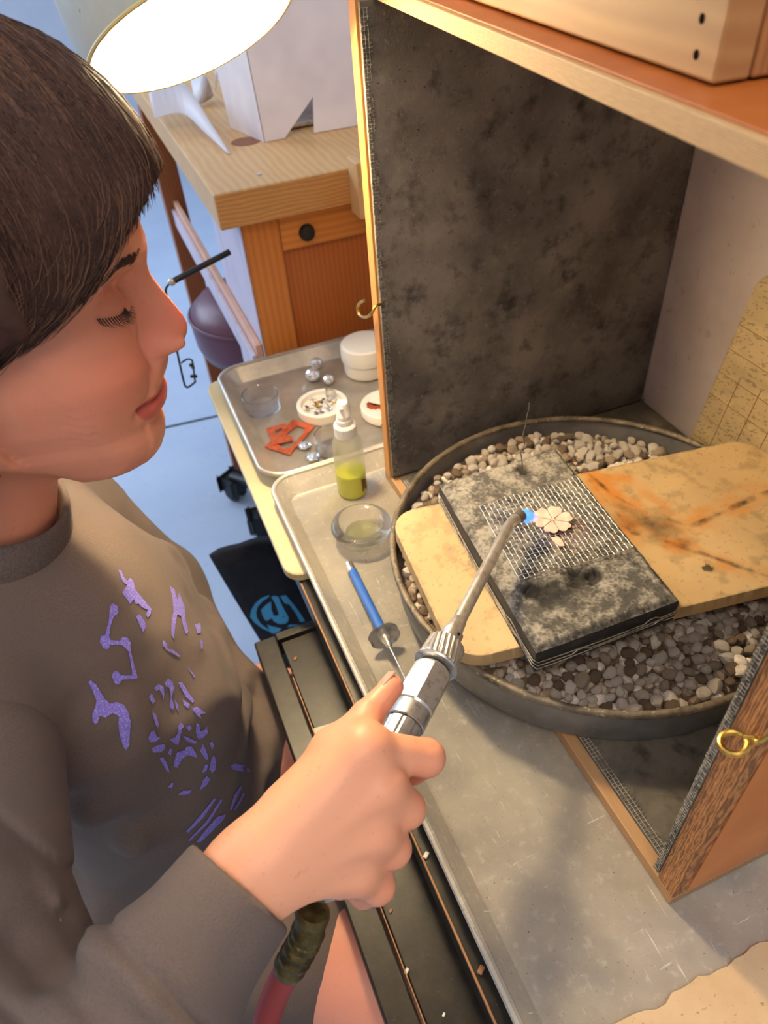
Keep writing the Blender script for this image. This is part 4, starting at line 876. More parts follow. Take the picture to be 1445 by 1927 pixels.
def inpoly(q,Pl):
    c=False;j=len(Pl)-1
    for i in range(len(Pl)):
        if (Pl[i][1]>q[1])!=(Pl[j][1]>q[1]) and q[0]<(Pl[j][0]-Pl[i][0])*(q[1]-Pl[i][1])/(Pl[j][1]-Pl[i][1]+1e-15)+Pl[i][0]: c=not c
        j=i
    return c
vis=[];hid=[]
G2=np.stack([ub[:2],vb_[:2]],1)
for c_ in cand:
    q_=pj(n(c_[:3])); ab=np.linalg.solve(G2,n(c_[:2])-cA_[:2]); under=-.02<ab[0]<1.02 and -.01<ab[1]<1.01
    if under and c_[2]>.05: hid.append((c_[0],c_[1],.047,c_[3])); continue
    seen=not inpoly(q_,brd) and not inpoly(q_,kbd) and q_[0]<1452 and q_[1]<1345 and not(q_[0]>1380 and q_[1]>1240) and c_[2]>.049
    (vis if seen else hid).append(c_)
vis.sort(key=lambda c_:-c_[3]*1000/np.linalg.norm(n(c_[:3])-CAM))
for i,c_ in enumerate(vis[:300]):
    o=bpy.data.objects.new('pumice_pebble',PM[rd.randrange(12)]); COL.objects.link(o); o.location=c_[:3]; o.scale=(c_[3],)*3; o.rotation_euler=(rd.uniform(-.5,.5),rd.uniform(-.5,.5),rd.uniform(0,6.28))
    tagit(o,'one of the rough grey-white pumice pebbles filling the round pan','pebble','pumice pebbles in the pan')
from mathutils import Euler
PV=[]
for pm in PM:
    v=np.array([p.co for p in pm.vertices]); f=np.array([tuple(p.vertices) for p in pm.polygons]); PV.append((v,f,int(pm.materials[0].name[6])))
Va=[];Fa=[];Ma=[]; nv_=0
for c_ in vis[300:]+hid:
    v,f,k=PV[rd.randrange(12)]; E_=np.array(Euler((rd.uniform(-.5,.5),rd.uniform(-.5,.5),rd.uniform(0,6.28))).to_matrix())
    Va.append(v@E_.T*c_[3]+n(c_[:3])); Fa.append(f+nv_); Ma.append(np.full(len(f),k)); nv_+=len(v)
o=from_arrays('pumice_pebbles',np.concatenate(Va),np.concatenate(Fa),None,pan,smooth=True,kind='stuff',label='smaller and deeper pumice pebbles')
for k in range(4): o.data.materials.append(MATS['pumice%d'%k])
o.data.polygons.foreach_set('material_index',np.concatenate(Ma).astype(np.int32)); o.data.set_sharp_from_angle(angle=.55)
# ================================================================ torch
tA=Pd(966,972,.652); tB=Pd(800,1290,.521); td=tA-tB; TL=np.linalg.norm(td); td/=TL       # tB: middle of the hexagon body
def TX(s): return tB+td*s
def s_at(px_,py_):   # distance along the torch axis whose projection is nearest a pixel
    ss=np.linspace(-.3,.3,1201); q=pj(np.array([TX(s) for s in ss])); return ss[np.argmin(np.hypot(q[:,0]-px_,q[:,1]-py_))]
s_nut0,s_nut1=s_at(820,1248),s_at(836,1210); s_col0,s_col1=s_at(838,1208),s_at(856,1165); s_hexb=s_at(775,1335); s_hext=s_at(815,1258)
torch=thing('soldering_torch',tuple(TX(-.06)),'chrome soldering torch with bent tube tip held in the right hand','torch')
tn=np.cross(td,[0,0,1.]); tn/=np.linalg.norm(tn); tu=np.cross(tn,td)
tipP=[TX(s_col1-.004),TX(s_col1+.03),TX(TL*.70),TX(TL*.86),TX(TL*.93),TX(TL*.965)+n([.001,0,-.0015]),TX(TL*.985)+.006*n([.9,.1,-.4])]
m=MB(); m.tube(curve_pts(tipP,6),[.0056-.0010*k/24 for k in range(25)]+[.0046]*6+[.0050]*6,18); m.build('tip_tube','steel',torch,smooth=True)
m=MB(); e=tipP[-1]; ed=tipP[-1]-tipP[-2]; ed/=np.linalg.norm(ed); m.lathe([(.0051,-.001),(.0057,.004),(.0055,.007),(.0036,.007),(.0032,.002),(0,.002)],e,ed,20); m.build('nozzle','wire_dark',torch,smooth=True)
m=MB(); m.lathe([(.0046,s_col1+.003),(.0062,s_col1),(.0072,(s_col0+s_col1)/2),(.0072,(s_col0+s_col1)/2-.001),(.0088,(s_col0+s_col1)/2-.0015),(.0084,s_col0),(.0084,s_nut1)],tB,td,28); m.build('collar','steel',torch,smooth=True)
hv=tn*.35-tu*.0+ -R[:,2]*1.0; hv-=td*(hv@td); hv/=np.linalg.norm(hv)
m=MB(); m.lathe([(0,.0002),(.0013,.0002),(.0014,-.0006),(0,-.0006)],TX((s_col0+s_col1)/2-.005)+hv*.0088,hv,10); m.build('air_hole','black_plastic',torch)
m=MB(); nn_=72
rings=[]
for h,r in ((s_nut1+.001,.0105),(s_nut1,.0142),(s_nut0+.002,.0152),(s_nut0,.0146),(s_nut0-.001,.011)):
    rings.append([m.bm.verts.new(Vector(TX(h)+(r*(1+.035*(1 if k%3==0 else -.4)))*(math.cos(2*math.pi*k/nn_+h*14)*tn+math.sin(2*math.pi*k/nn_+h*14)*tu))) for k in range(nn_)])
for a,b in zip(rings[:-1],rings[1:]):
    for k in range(nn_): m.bm.faces.new((a[k],a[(k+1)%nn_],b[(k+1)%nn_],b[k]))
m.bm.faces.new(rings[0]); m.bm.faces.new(list(reversed(rings[-1]))); m.build('knurled_nut','steel',torch)
m=MB(); m.lathe([(.011,s_nut0),(.0162,s_nut0-.0004),(.0170,s_nut0-.0016),(.0162,s_nut0-.003),(.011,s_nut0-.0034)],tB,td,40); m.build('washer','chrome',torch,smooth=True)
rh=.0160
m=MB(); ph=.35
for h,r in ((0,0),): pass
rings=[]
for h,r,t in ((s_hext,.0118,0.),(s_hext-.003,.0144,.6),(s_hext-.007,rh,1.),(s_hexb+.007,rh,1.),(s_hexb+.002,.0142,.5),(s_hexb,.013,0.)):
    row=[]
    for k in range(36):
        a=2*math.pi*k/36; w=((a-ph)%(math.pi/3))-math.pi/6; hexr=rh*math.cos(math.pi/6)/math.cos(w); rr_=min(hexr,r*1.0) if t<1 else min(hexr,rh*.985)
        row.append(m.bm.verts.new(Vector(TX(h)+rr_*(math.cos(a)*tn+math.sin(a)*tu))))
    rings.append(row)
for a,b in zip(rings[:-1],rings[1:]):
    for k in range(36): m.bm.faces.new((a[k],a[(k+1)%36],b[(k+1)%36],b[k]))
m.bm.faces.new(rings[0]); m.bm.faces.new(list(reversed(rings[-1]))); m.build('hexagon_body','chrome',torch,smooth=True,ang=.3)
s_end=s_at(600,1690)
m=MB(); m.lathe([(0,s_hexb),(.0138,s_hexb),(.0140,s_hexb-.012),(.0126,s_hexb-.0125)],tB,td,32); m.build('neck_ring','chrome',torch,smooth=True)
m=MB(); m.lathe([(.0118,s_hexb-.012),(.0130,s_hexb-.014),(.0130,s_end+.01),(.011,s_end+.004),(.007,s_end),(0,s_end)],tB,td,48,ripple=lambda k,h:1-.05*(k%6==0)); m.build('handle','chrome',torch,smooth=True,ang=.3)
# red hose with crimped ferrule leaving the handle
hz=[TX(s_end+.003),Pd(580,1752,.425),Pd(562,1790,.43),Pd(538,1832,.437),Pd(515,1880,.445),Pd(500,1940,.452),Pd(505,2040,.47),Pd(560,2140,.53)]
hose=thing('gas_hose',tuple(hz[4]),'red rubber gas hose with crimped brass ferrule below the sleeve cuff','hose')
cp_=curve_pts(hz,8)
m=MB(); m.tube(cp_[4:24],[.0098+.0007*math.sin(i*1.9) for i in range(20)],14); m.build('ferrule','ferrule',hose,smooth=True)
m=MB(); m.tube(cp_[21:],.0085,16); m.build('hose','hose_red',hose,smooth=True)
# flame
fe=e+ed*.006; fd=cf-fe; fd/=np.linalg.norm(fd)
flm=thing('torch_flame',tuple(fe),'small bright blue torch flame between the nozzle and the copper flower','flame')
m=MB(); m.lathe([(0,0),(.0036,.001),(.0062,.005),(.0056,.010),(.0032,.014),(0,.017)],fe,fd,14,ripple=lambda k,h:1+.22*math.sin(k*2.1+h*900)); m.build('inner_cone','flame_blue',flm,smooth=True)
m=MB(); m.lathe([(0,.010),(.0034,.013),(.0040,.017),(.0024,.021),(0,.023)],fe,fd,14,ripple=lambda k,h:1+.2*math.sin(k*1.7+h*700)); m.build('outer_flame','flame_pale',flm,smooth=True)
# ================================================================ person
mat('skin',(.6,.3,.2),.43,attr='tint',sss=.12,var=[(220,srgb(196,120,98),.62,.95,4)],bump=(420,.12,.0006),spec=.35)
mat('cloth',srgb(112,98,90),.95,var=[(900,srgb(100,87,80),.4,.7,2),(14,srgb(104,92,86),.4,.7,4)],bump=(1600,.3,.0004),sheen=.06,spec=.12)
mat('cloth_rib',srgb(106,94,88),.95,var=[(500,srgb(88,78,73),.4,.7,3)],bump=(900,.3,.0006),sheen=.05,spec=.12)
mat('print_purple',srgb(128,116,208),.8,var=[(700,srgb(164,150,224),.5,.62,2)])
mat('hair_dark',srgb(74,50,40),.55,var=[(60,srgb(56,37,30),.4,.7,4)],spec=.25)
mat('hair_light',srgb(106,74,54),.48,spec=.35)
mat('lash',srgb(44,31,26),.7); mat('brow',srgb(66,44,34),.7); mat('nail',srgb(226,160,136),.3)
mat('trousers',srgb(60,60,66),.9)
HO=n([-.0802,.4952,.3926]); yaw,pit,rol=-.2281,.1261,-.0853
HF=n([math.cos(pit)*math.cos(yaw),math.cos(pit)*math.sin(yaw),-math.sin(pit)]); HS=np.cross(HF,[0,0,1]); HS/=np.linalg.norm(HS); HU=np.cross(HS,HF)
HU,HS=math.cos(rol)*HU+math.sin(rol)*HS,math.cos(rol)*HS-math.sin(rol)*HU
HM=np.stack([HF,HU,HS])             # local (forward, up, side toward the camera)
def h2w(p): return HO+np.asarray(p)@HM
def w2h(p): return (p-HO)@HM.T
PRF=n([(.150,.060),(.125,.080),(.100,.0900),(.075,.0950),(.060,.0968),(.0472,.0966),(.0403,.0958),(.033,.0955),(.0265,.0975),(.0188,.1020),(.0117,.1065),(.0048,.1109),(-.0015,.1148),(-.0075,.1164),(-.0139,.1152),(-.0190,.1115),(-.0225,.1040),(-.0245,.0995),(-.0290,.1002),(-.0335,.1006),(-.0384,.0988),(-.0435,.0962),(-.0480,.0972),(-.0530,.0966),(-.0570,.0968),(-.0620,.0960),(-.0660,.0930),(-.0700,.0898),(-.0740,.0903),(-.0814,.0921),(-.089,.0915),(-.0961,.0888),(-.1023,.0840),(-.1065,.0770),(-.109,.068),(-.112,.05),(-.13,.03)])
BAS=n([(.150,.060),(.125,.080),(.100,.0900),(.075,.0945),(.0472,.0950),(.033,.0915),(.0117,.0880),(-.0075,.0890),(-.0245,.0930),(-.0384,.0930),(-.053,.0910),(-.070,.0888),(-.0814,.0915),(-.089,.0912),(-.0961,.0885),(-.1023,.0838),(-.1065,.0770),(-.109,.068),(-.112,.05),(-.13,.03)])
def itp(tab,u): return np.interp(-u,-tab[:,0],tab[:,1])
def gs(x,s): return np.exp(-(x/s)**2)
def faceh(U,S):
    """forward height of the face over (up, side)"""
    s=np.abs(S); b=itp(BAS,U); prf=itp(PRF,U)
    # transverse curvature
    Rw=np.interp(U,[-.11,-.095,-.08,-.055,-.03,0,.03,.06,.10],[.034,.040,.047,.058,.066,.072,.074,.076,.078])
    q=np.clip(s/Rw,0,1.2); drop=Rw*.86*(1-np.sqrt(np.clip(1-np.minimum(q,.999)**2.25,0,1)))+np.maximum(q-.999,0)*.2
    f=b-drop
    # nose
    d=np.maximum(prf-b,0); nose=((U<.036)&(U>-.0265))
    wn=np.interp(U,[-.03,-.022,-.012,0.,.012,.03],[.0150,.0155,.0120,.0092,.0082,.0095])
    f=f+np.where(U>-.0255,d*gs(s,wn),0)
    f=f+.0136*gs(s-.0130,.0064)*gs(U+.0165,.0080)                 # wing
    f=f-.0085*gs(s-.0215,.0034)*gs(U+.016,.010)                   # groove behind the wing
    # lips and chin follow the profile with their own widths
    wl=np.interp(U,[-.075,-.066,-.0575,-.050,-.043,-.030],[.022,.026,.0295,.031,.027,.020])
    f=f+np.where(U<=-.0255,(prf-b)*np.exp(-(s/wl)**3.0),0)
    my=-.0485-.0050*sstep(.004,.033,s)
    f=f-.0042*gs(U-my,.0020)*sstep(.038,.027,s)                   # mouth line
    f=f-.0036*gs(s-.0345,.0045)*gs(U+.0535,.006)                   # corner
    f=f-.0016*gs(s,.0035)*gs(U+.033,.007)*0
    f=f-.0030*gs(U+.0705,.0050)*gs(s,.020)
    # nasolabial fold and cheek
    f=f+.0060*gs(s-.043,.020)*gs(U+.022,.024)
    f=f-.0016*gs((s-.024)-(-.030-U)*.28,.0035)*sstep(-.060,-.045,U)*sstep(-.018,-.030,U)
    # eye
    f=f-.0120*gs(s-.031,.0160)*gs(U-.0265,.0125)
    f=f-.0045*gs(s-.0165,.006)*gs(U-.027,.010)
    f=f+.0082*gs(s-.0345,.0120)*gs(U-.0200,.0092)                 # closed lid over the eyeball
    f=f-.0016*gs(U-(.0145+.0022*((s-.034)/.014)**2),.0013)*sstep(.017,.022,s)*sstep(.055,.049,s)
    f=f-.0013*gs(U-(.0300-.004*((s-.034)/.014)**2),.0015)*sstep(.016,.022,s)*sstep(.052,.046,s)
    f=f+.0042*gs(U-.041-.004*gs(s-.034,.012),.0085)*gs(s-.028,.024) # brow ridge
    return f
neck_b=h2w((-.070,-.205,0))
WR=Pd(466,1648,.415); EL=Pd(60,2185,.345); SH_R=n([-.190,.325,.175]); SH_L=n([-.150,.655,.165]); EL_L=n([-.075,.685,-.075]); WR_L=n([-.042,.575,-.148])
HIP=n([-.15,.49,-.21]); KN_R=n([.28,.01,-.235]); KN_L=n([.30,.42,-.235])
def head_sdf(p):
    q=w2h(p); F_,U_,S_=q[:,0],q[:,1],q[:,2]
    cr=ell(q,(-.006,.045,0),(.100,.095,.0765)); lowf=ell(q,(.026,-.022,0),(.090,.078,.0655)); d=smin(cr,lowf,.03)
    for sg in (-1,1):
        d=smin(d,rcone(q,(-.004,-.052,.052*sg),(.066,-.090,.016*sg),.0165,.0185),.018)
        d=smin(d,rcone(q,(-.006,-.01,.060*sg),(-.004,-.052,.052*sg),.014,.0165),.02)
    d=smin(d,ell(q,(.050,-.085,0),(.042,.026,.030)),.014)
    d=d-.006
    fh=(F_-faceh(U_,S_))*.62
    front=np.where(F_>-.02,fh,-1.)
    fill=ell(q,(.055,.0,0),(.075,.125,.067))         # gives the height field something to cut
    d=smin(d,fill,.012); d=smax(d,front,.006)
    # nose and lips stand proud of the hull
    nb=np.maximum(np.maximum(fh,-(F_-.070)),np.maximum(np.abs(S_)-.024,np.abs(U_+.028)-.072)); d=smin(d,nb,.004)
    nk=rcone(q,(-.028,-.055,0),(-.070,-.205,0),.053,.060); d=smin(d,nk,.022)
    return d
def P3(x,y,d): return Pd(x,y,d)
FG=[ # MCP, PIP, DIP, tip with radii
 ([P3(688,1412,0.423),P3(802,1426,0.440),P3(778,1447,0.467),P3(738,1446,0.482)],[0.0128,0.0113,0.0095,0.0080]),
 ([P3(722,1482,0.419),P3(764,1522,0.431),P3(742,1537,0.462),P3(700,1525,0.472)],[0.0132,0.0115,0.0099,0.0084]),
 ([P3(708,1566,0.420),P3(738,1597,0.430),P3(713,1612,0.459),P3(675,1595,0.466)],[0.0130,0.0111,0.0097,0.0082]),
 ([P3(674,1640,0.423),P3(710,1668,0.433),P3(685,1681,0.456),P3(650,1662,0.462)],[0.0124,0.0103,0.0088,0.0076])]
TH=([P3(560,1520,0.434),P3(628,1412,0.438),P3(690,1348,0.450),P3(738,1292,0.462)],[.0165,.0120,.0096,.0074])
def hand_sdf(p):
    d=rcone(p,WR,FG[0][0][0],.0225,.0130)
    for i,(pt,r) in enumerate(FG):
        a=WR+(pt[0]-WR)*.25
        d=smin(d,rcone(p,a,pt[0],.020,r[0]*1.02),.014)
    pc=(FG[1][0][0]+FG[2][0][0]+WR)/3+R[:,2]*.012
    d=smin(d,rcone(p,P3(560,1560,.432),P3(670,1560,.436),.022,.018),.012)
    th=chain(p,TH[0],TH[1],.004); d=smin(d,th,.016)
    d=smin(d,rcone(p,TH[0][1],FG[0][0][0],.0095,.0095),.012)       # web
    for pt,r in FG:
        fg=chain(p,pt,r,.003); d=smin(d,fg,.0045)
        d=d-.0020*np.exp(-(np.linalg.norm(p-(pt[0]-R[:,2]*.009),axis=-1)/.010)**2)
    # tendons to the knuckles
    for i,(pt,r) in enumerate(FG):
        a=WR+(pt[0]-WR)*.35-R[:,2]*.016; b=pt[0]-R[:,2]*(r[0]*.86); t=rcone(p,a,b,.0020,.0030); d=smin(d,t,.006)
    d=smin(d,rcone(p,WR,WR+(EL-WR)*.5,.0235,.030),.02)
    tor=np.linalg.norm((p-tB)-((p-tB)@td)[:,None]*td,axis=-1)-.0126
    return smax(d,-tor,.002)
def core_sdf(p):
    d=rcone(p,HIP+n([0,-.125,0]),KN_R,.088,.062); d=smin(d,rcone(p,HIP+n([0,.07,0]),KN_L,.080,.058),.03)
    d=smin(d,rcone(p,KN_R,KN_R+n([-.04,0,-.46]),.056,.040),.02); d=smin(d,rcone(p,KN_L,KN_L+n([-.04,.0,-.46]),.056,.040),.02)
    d=smin(d,rcone(p,KN_R+n([-.05,0,-.53]),KN_R+n([.12,-.02,-.545]),.036,.03),.03); d=smin(d,rcone(p,KN_L+n([-.05,0,-.53]),KN_L+n([.12,.02,-.545]),.036,.03),.03)
    d=smin(d,ell(p,(-.15,.49,-.19),(.10,.15,.10)),.03); d=smin(d,ell(p,(-.135,.49,-.03),(.075,.12,.16)),.04); d=smin(d,ell(p,(-.14,.49,.09),(.08,.14,.12)),.04)
    d=smin(d,rcone(p,neck_b,h2w((-.05,-.14,0)),.055,.05),.03)
    d=smin(d,chain(p,[SH_R+n([.01,.03,0]),EL,WR],[.04,.034,.023]),.02); d=smin(d,chain(p,[SH_L+n([.01,-.03,0]),EL_L,WR_L],[.04,.034,.023]),.02)
    return d
LP=WR_L+n([.062,-.030,-.022]); LX=n([.86,-.42,-.28]); LX/=np.linalg.norm(LX); LY=np.cross([0,0,1.],LX); LY/=np.linalg.norm(LY); LZ=np.cross(LX,LY)
def lhand_sdf(p):
    d=rcone(p,WR_L-LX*.03,WR_L,.026,.024)
    for k,(o_,l_) in enumerate(((.027,.060),(.009,.070),(-.009,.066),(-.026,.052))):
        k0_=LP+LY*o_; d=smin(d,rcone(p,WR_L+LY*o_*.4,k0_,.018,.0125),.012); a=k0_+LX*l_*.45+LZ*.004; b=a+LX*l_*.32-LZ*.007; c=b+LX*l_*.23-LZ*.010; d=smin(d,chain(p,[k0_,a,b,c],[.0108,.0096,.0084,.0070]),.004)
    a=WR_L-LY*.018+LX*.012; b=WR_L-LY*.040+LX*.045-LZ*.006; c=b-LY*.008+LX*.030-LZ*.004; return smin(d,chain(p,[a,b,c],[.015,.0112,.0085]),.008)
def bounds(P,pad): P=np.asarray(P); return P.min(0)-pad,P.max(0)+pad
DETAIL=1.0
lo,hi=bounds([h2w((f,u,s)) for f in(-.14,.135) for u in(-.185,.16) for s in(-.1,.1)],.0); hv_,hf_=snets(head_sdf,lo,hi,.0019*DETAIL)
allf=np.concatenate([n(f[0]) for f in FG]+[n(TH[0]),[WR]]); lo,hi=bounds(allf,.032); dv_,df_=snets(hand_sdf,lo,hi,.0014*DETAIL)
lo,hi=n([-.30,-.08,-.80]),n([.46,.80,.30]); cv_,cf_=snets(core_sdf,lo,hi,.009)
lo,hi=bounds([WR_L-LX*.05,LP+LX*.10],.06); lv_,lf_=snets(lhand_sdf,lo,hi,.0022); cf_=np.concatenate([cf_,lf_+len(cv_)]); cv_=np.concatenate([cv_,lv_])
def head_col(V):
    q=w2h(V); F_,U_,S_=q[:,0],q[:,1],np.abs(q[:,2]); base=np.array(srgb(222,148,116)); c=np.ones((len(V),3))*base
    def mixc(c,col,k): return c*(1-k[:,None])+np.array(srgb(*col))*k[:,None]
    c=mixc(c,(212,118,92),.6*gs(S_-.045,.024)*gs(U_+.02,.028)*(F_>.02)); c=mixc(c,(212,112,90),.6*gs(S_,.020)*gs(U_+.008,.018)*(F_>.09))
    c=mixc(c,(196,122,94),.6*gs(S_-.034,.018)*gs(U_-.018,.012)*(F_>.04))
    my=-.0485-.0050*sstep(.004,.033,S_); tap=np.sqrt(np.clip(1-(S_/.0345)**2,0,1)); up=.0072*tap*(1-.12*gs(S_,.003)); dn=.0185*tap
    lip=sstep(-.0012,.0006,np.minimum(my+up-U_,U_-(my-dn)))*(S_<.0345)*(F_>.05); c=mixc(c,(200,88,78),.85*lip)
    c=mixc(c,(120,40,38),.6*gs(U_-my,.0016)*(S_<.033)*(F_>.06))
    return c
def hand_col(V):
    c=np.ones((len(V),3))*np.array(srgb(230,164,128)); k=np.zeros(len(V))
    for pt,r in FG+[TH]:
        for j in (0,1,2,3): k=np.maximum(k,(.55 if j else .35)*np.exp(-(np.linalg.norm(V-pt[j],axis=-1)/.016)**2))
    return c*(1-k[:,None])+np.array(srgb(224,128,96))*k[:,None]
person=thing('person',(HIP[0],HIP[1],-.8),'person with short dark hair in a charcoal shirt with purple print, leaning over the torch','person')
Vs=np.concatenate([hv_,dv_,cv_]); Fs=np.concatenate([hf_,df_+len(hv_),cf_+len(hv_)+len(dv_)])
cc=np.concatenate([head_col(hv_),hand_col(dv_),np.ones((len(cv_),3))*np.array(srgb(222,150,126))])
body=from_arrays('body',Vs,Fs,'skin',person,cols=cc)
# thumb nail
tt=TH[0][3]; tdv=TH[0][3]-TH[0][2]; tdv/=np.linalg.norm(tdv); nu_=-R[:,0]*.8-R[:,1]*.45-R[:,2]*.35; nu_-=tdv*(nu_@tdv); nu_/=np.linalg.norm(nu_)
m=MB(); m.obox(tt+nu_*.0066+tdv*.0005,np.stack([tdv,np.cross(nu_,tdv),nu_]),(.012,.0085,.0016),.0007,2); m.build('thumbnail','nail',person,smooth=True)
# ---------------------------------------------------------------- shirt
def folds(p):
    w=fbm(p*9,3,3); return .0075*np.sin((p[:,2]*62+p[:,1]*24-p[:,0]*30+w*15))*sstep(.30,.75,fbm(p*6+5,2,9))*sstep(.20,.08,p[:,2])+.012*(fbm(p*8,3,14)-.5)
def shirt_sdf(p):
    d=ell(p,(-.135,.49,.070),(.100,.155,.150)); d=smin(d,ell(p,(-.122,.49,-.075),(.112,.160,.16)),.05); d=smin(d,ell(p,(-.15,.49,-.20),(.135,.185,.075)),.05)
    for y in (.435,.55): d=smin(d,ell(p,(-.072,y,.035),(.052,.055,.066)),.045)
    d=smin(d,rcone(p,neck_b+n([.0,0,-.015]),SH_R,.062,.058),.04); d=smin(d,rcone(p,neck_b+n([.0,0,-.015]),SH_L,.062,.058),.04)
    d=smin(d,rcone(p,neck_b,h2w((-.055,-.150,0)),.072,.062),.012)
    d=smin(d,chain(p,[SH_L,EL_L,EL_L+(WR_L-EL_L)*.97],[.060,.056,.043],.02),.02)
    for y_,kn in ((-.125,KN_R),(.07,KN_L)): h_=HIP+n([0,y_,0]); d=smin(d,rcone(p,h_,h_+(kn-h_)*.24,.108,.098),.03)
    for a_,b_,r1,r2 in (((-.150,.345,.12),(-.050,.405,.025),.014,.010),((-.145,.335,.065),(-.040,.415,-.035),.013,.009),((-.13,.335,.0),(-.045,.42,-.09),.013,.009),((-.045,.56,.0),(-.022,.47,-.09),.010,.008)): d=smin(d,rcone(p,n(a_),n(b_),r1,r2),.016)
    d=d+folds(p)
    c0=h2w((-.055,-.150,0)); ax_=h2w((-.03,-.08,0))-c0; ax_/=np.linalg.norm(ax_)
    d=smax(d,(p-c0)@ax_-.006,.004); d=smax(d,-(rcone(p,c0-ax_*.02,c0+ax_*.1,.0595,.064)),.004)
    return d
def sleeve_sdf(p):
    cu=WR+(EL-WR)*.07; e_=(EL-WR)/np.linalg.norm(EL-WR); L=np.linalg.norm(EL-WR); t=(p-WR)@e_
    d=chain(p,[cu,WR+(EL-WR)*.40,EL],[.0365,.0400,.056]); up=rcone(p,EL+n([-.02,0,0]),SH_R,.050,.060); d=smin(d,up,.012)
    bl_=WR+(EL-WR)*.50; d=smin(d,np.linalg.norm((p-bl_)*n([1,1,1]),axis=-1)-.046,.012)
    w=fbm(p*12,3,31); near=sstep(.40,.52,t/L); d=d+near*(.0075*np.sin(t*150+w*18)+.016*(fbm(p*11,3,5)-.5))+(1-near)*.002*(fbm(p*20,2,8)-.5)
    seam=.40*L; d=d+.0030*gs(t-seam,.0026)-.0050*sstep(0,.012,t-seam)*sstep(.06,.02,t-seam)
    d=smax(d,-(t-.006),.003)
    d=smax(d,-np.maximum(rcone(p,WR-e_*.02,WR+e_*.045,.0295,.029),-( .05-t)),.003)
    return d
sv,sf=snets(shirt_sdf,n([-.33,.18,-.36]),n([.09,.80,.30]),.0040)
shirt=from_arrays('shirt',sv,sf,'cloth',person)
lo,hi=bounds([WR,EL,SH_R],.08); av,af=snets(sleeve_sdf,lo,hi,.0027)
slv=from_arrays('sleeve',av,af,'cloth',person)
# ribbed collar and cuff
c0=h2w((-.055,-.150,0)); ax_=h2w((-.03,-.08,0))-c0; ax_/=np.linalg.norm(ax_); u0=np.cross(ax_,HS); u0/=np.linalg.norm(u0)
m=MB(); m.lathe([(.0600,-.004),(.0605,.014),(.0628,.0175),(.0655,.015),(.0700,-.004),(.0735,-.020),(.0730,-.0225),(.069,-.023)],c0,ax_,220,ripple=lambda k,h:1+.006*(k%2)); m.build('collar','cloth_rib',person,smooth=True,ang=2.5)

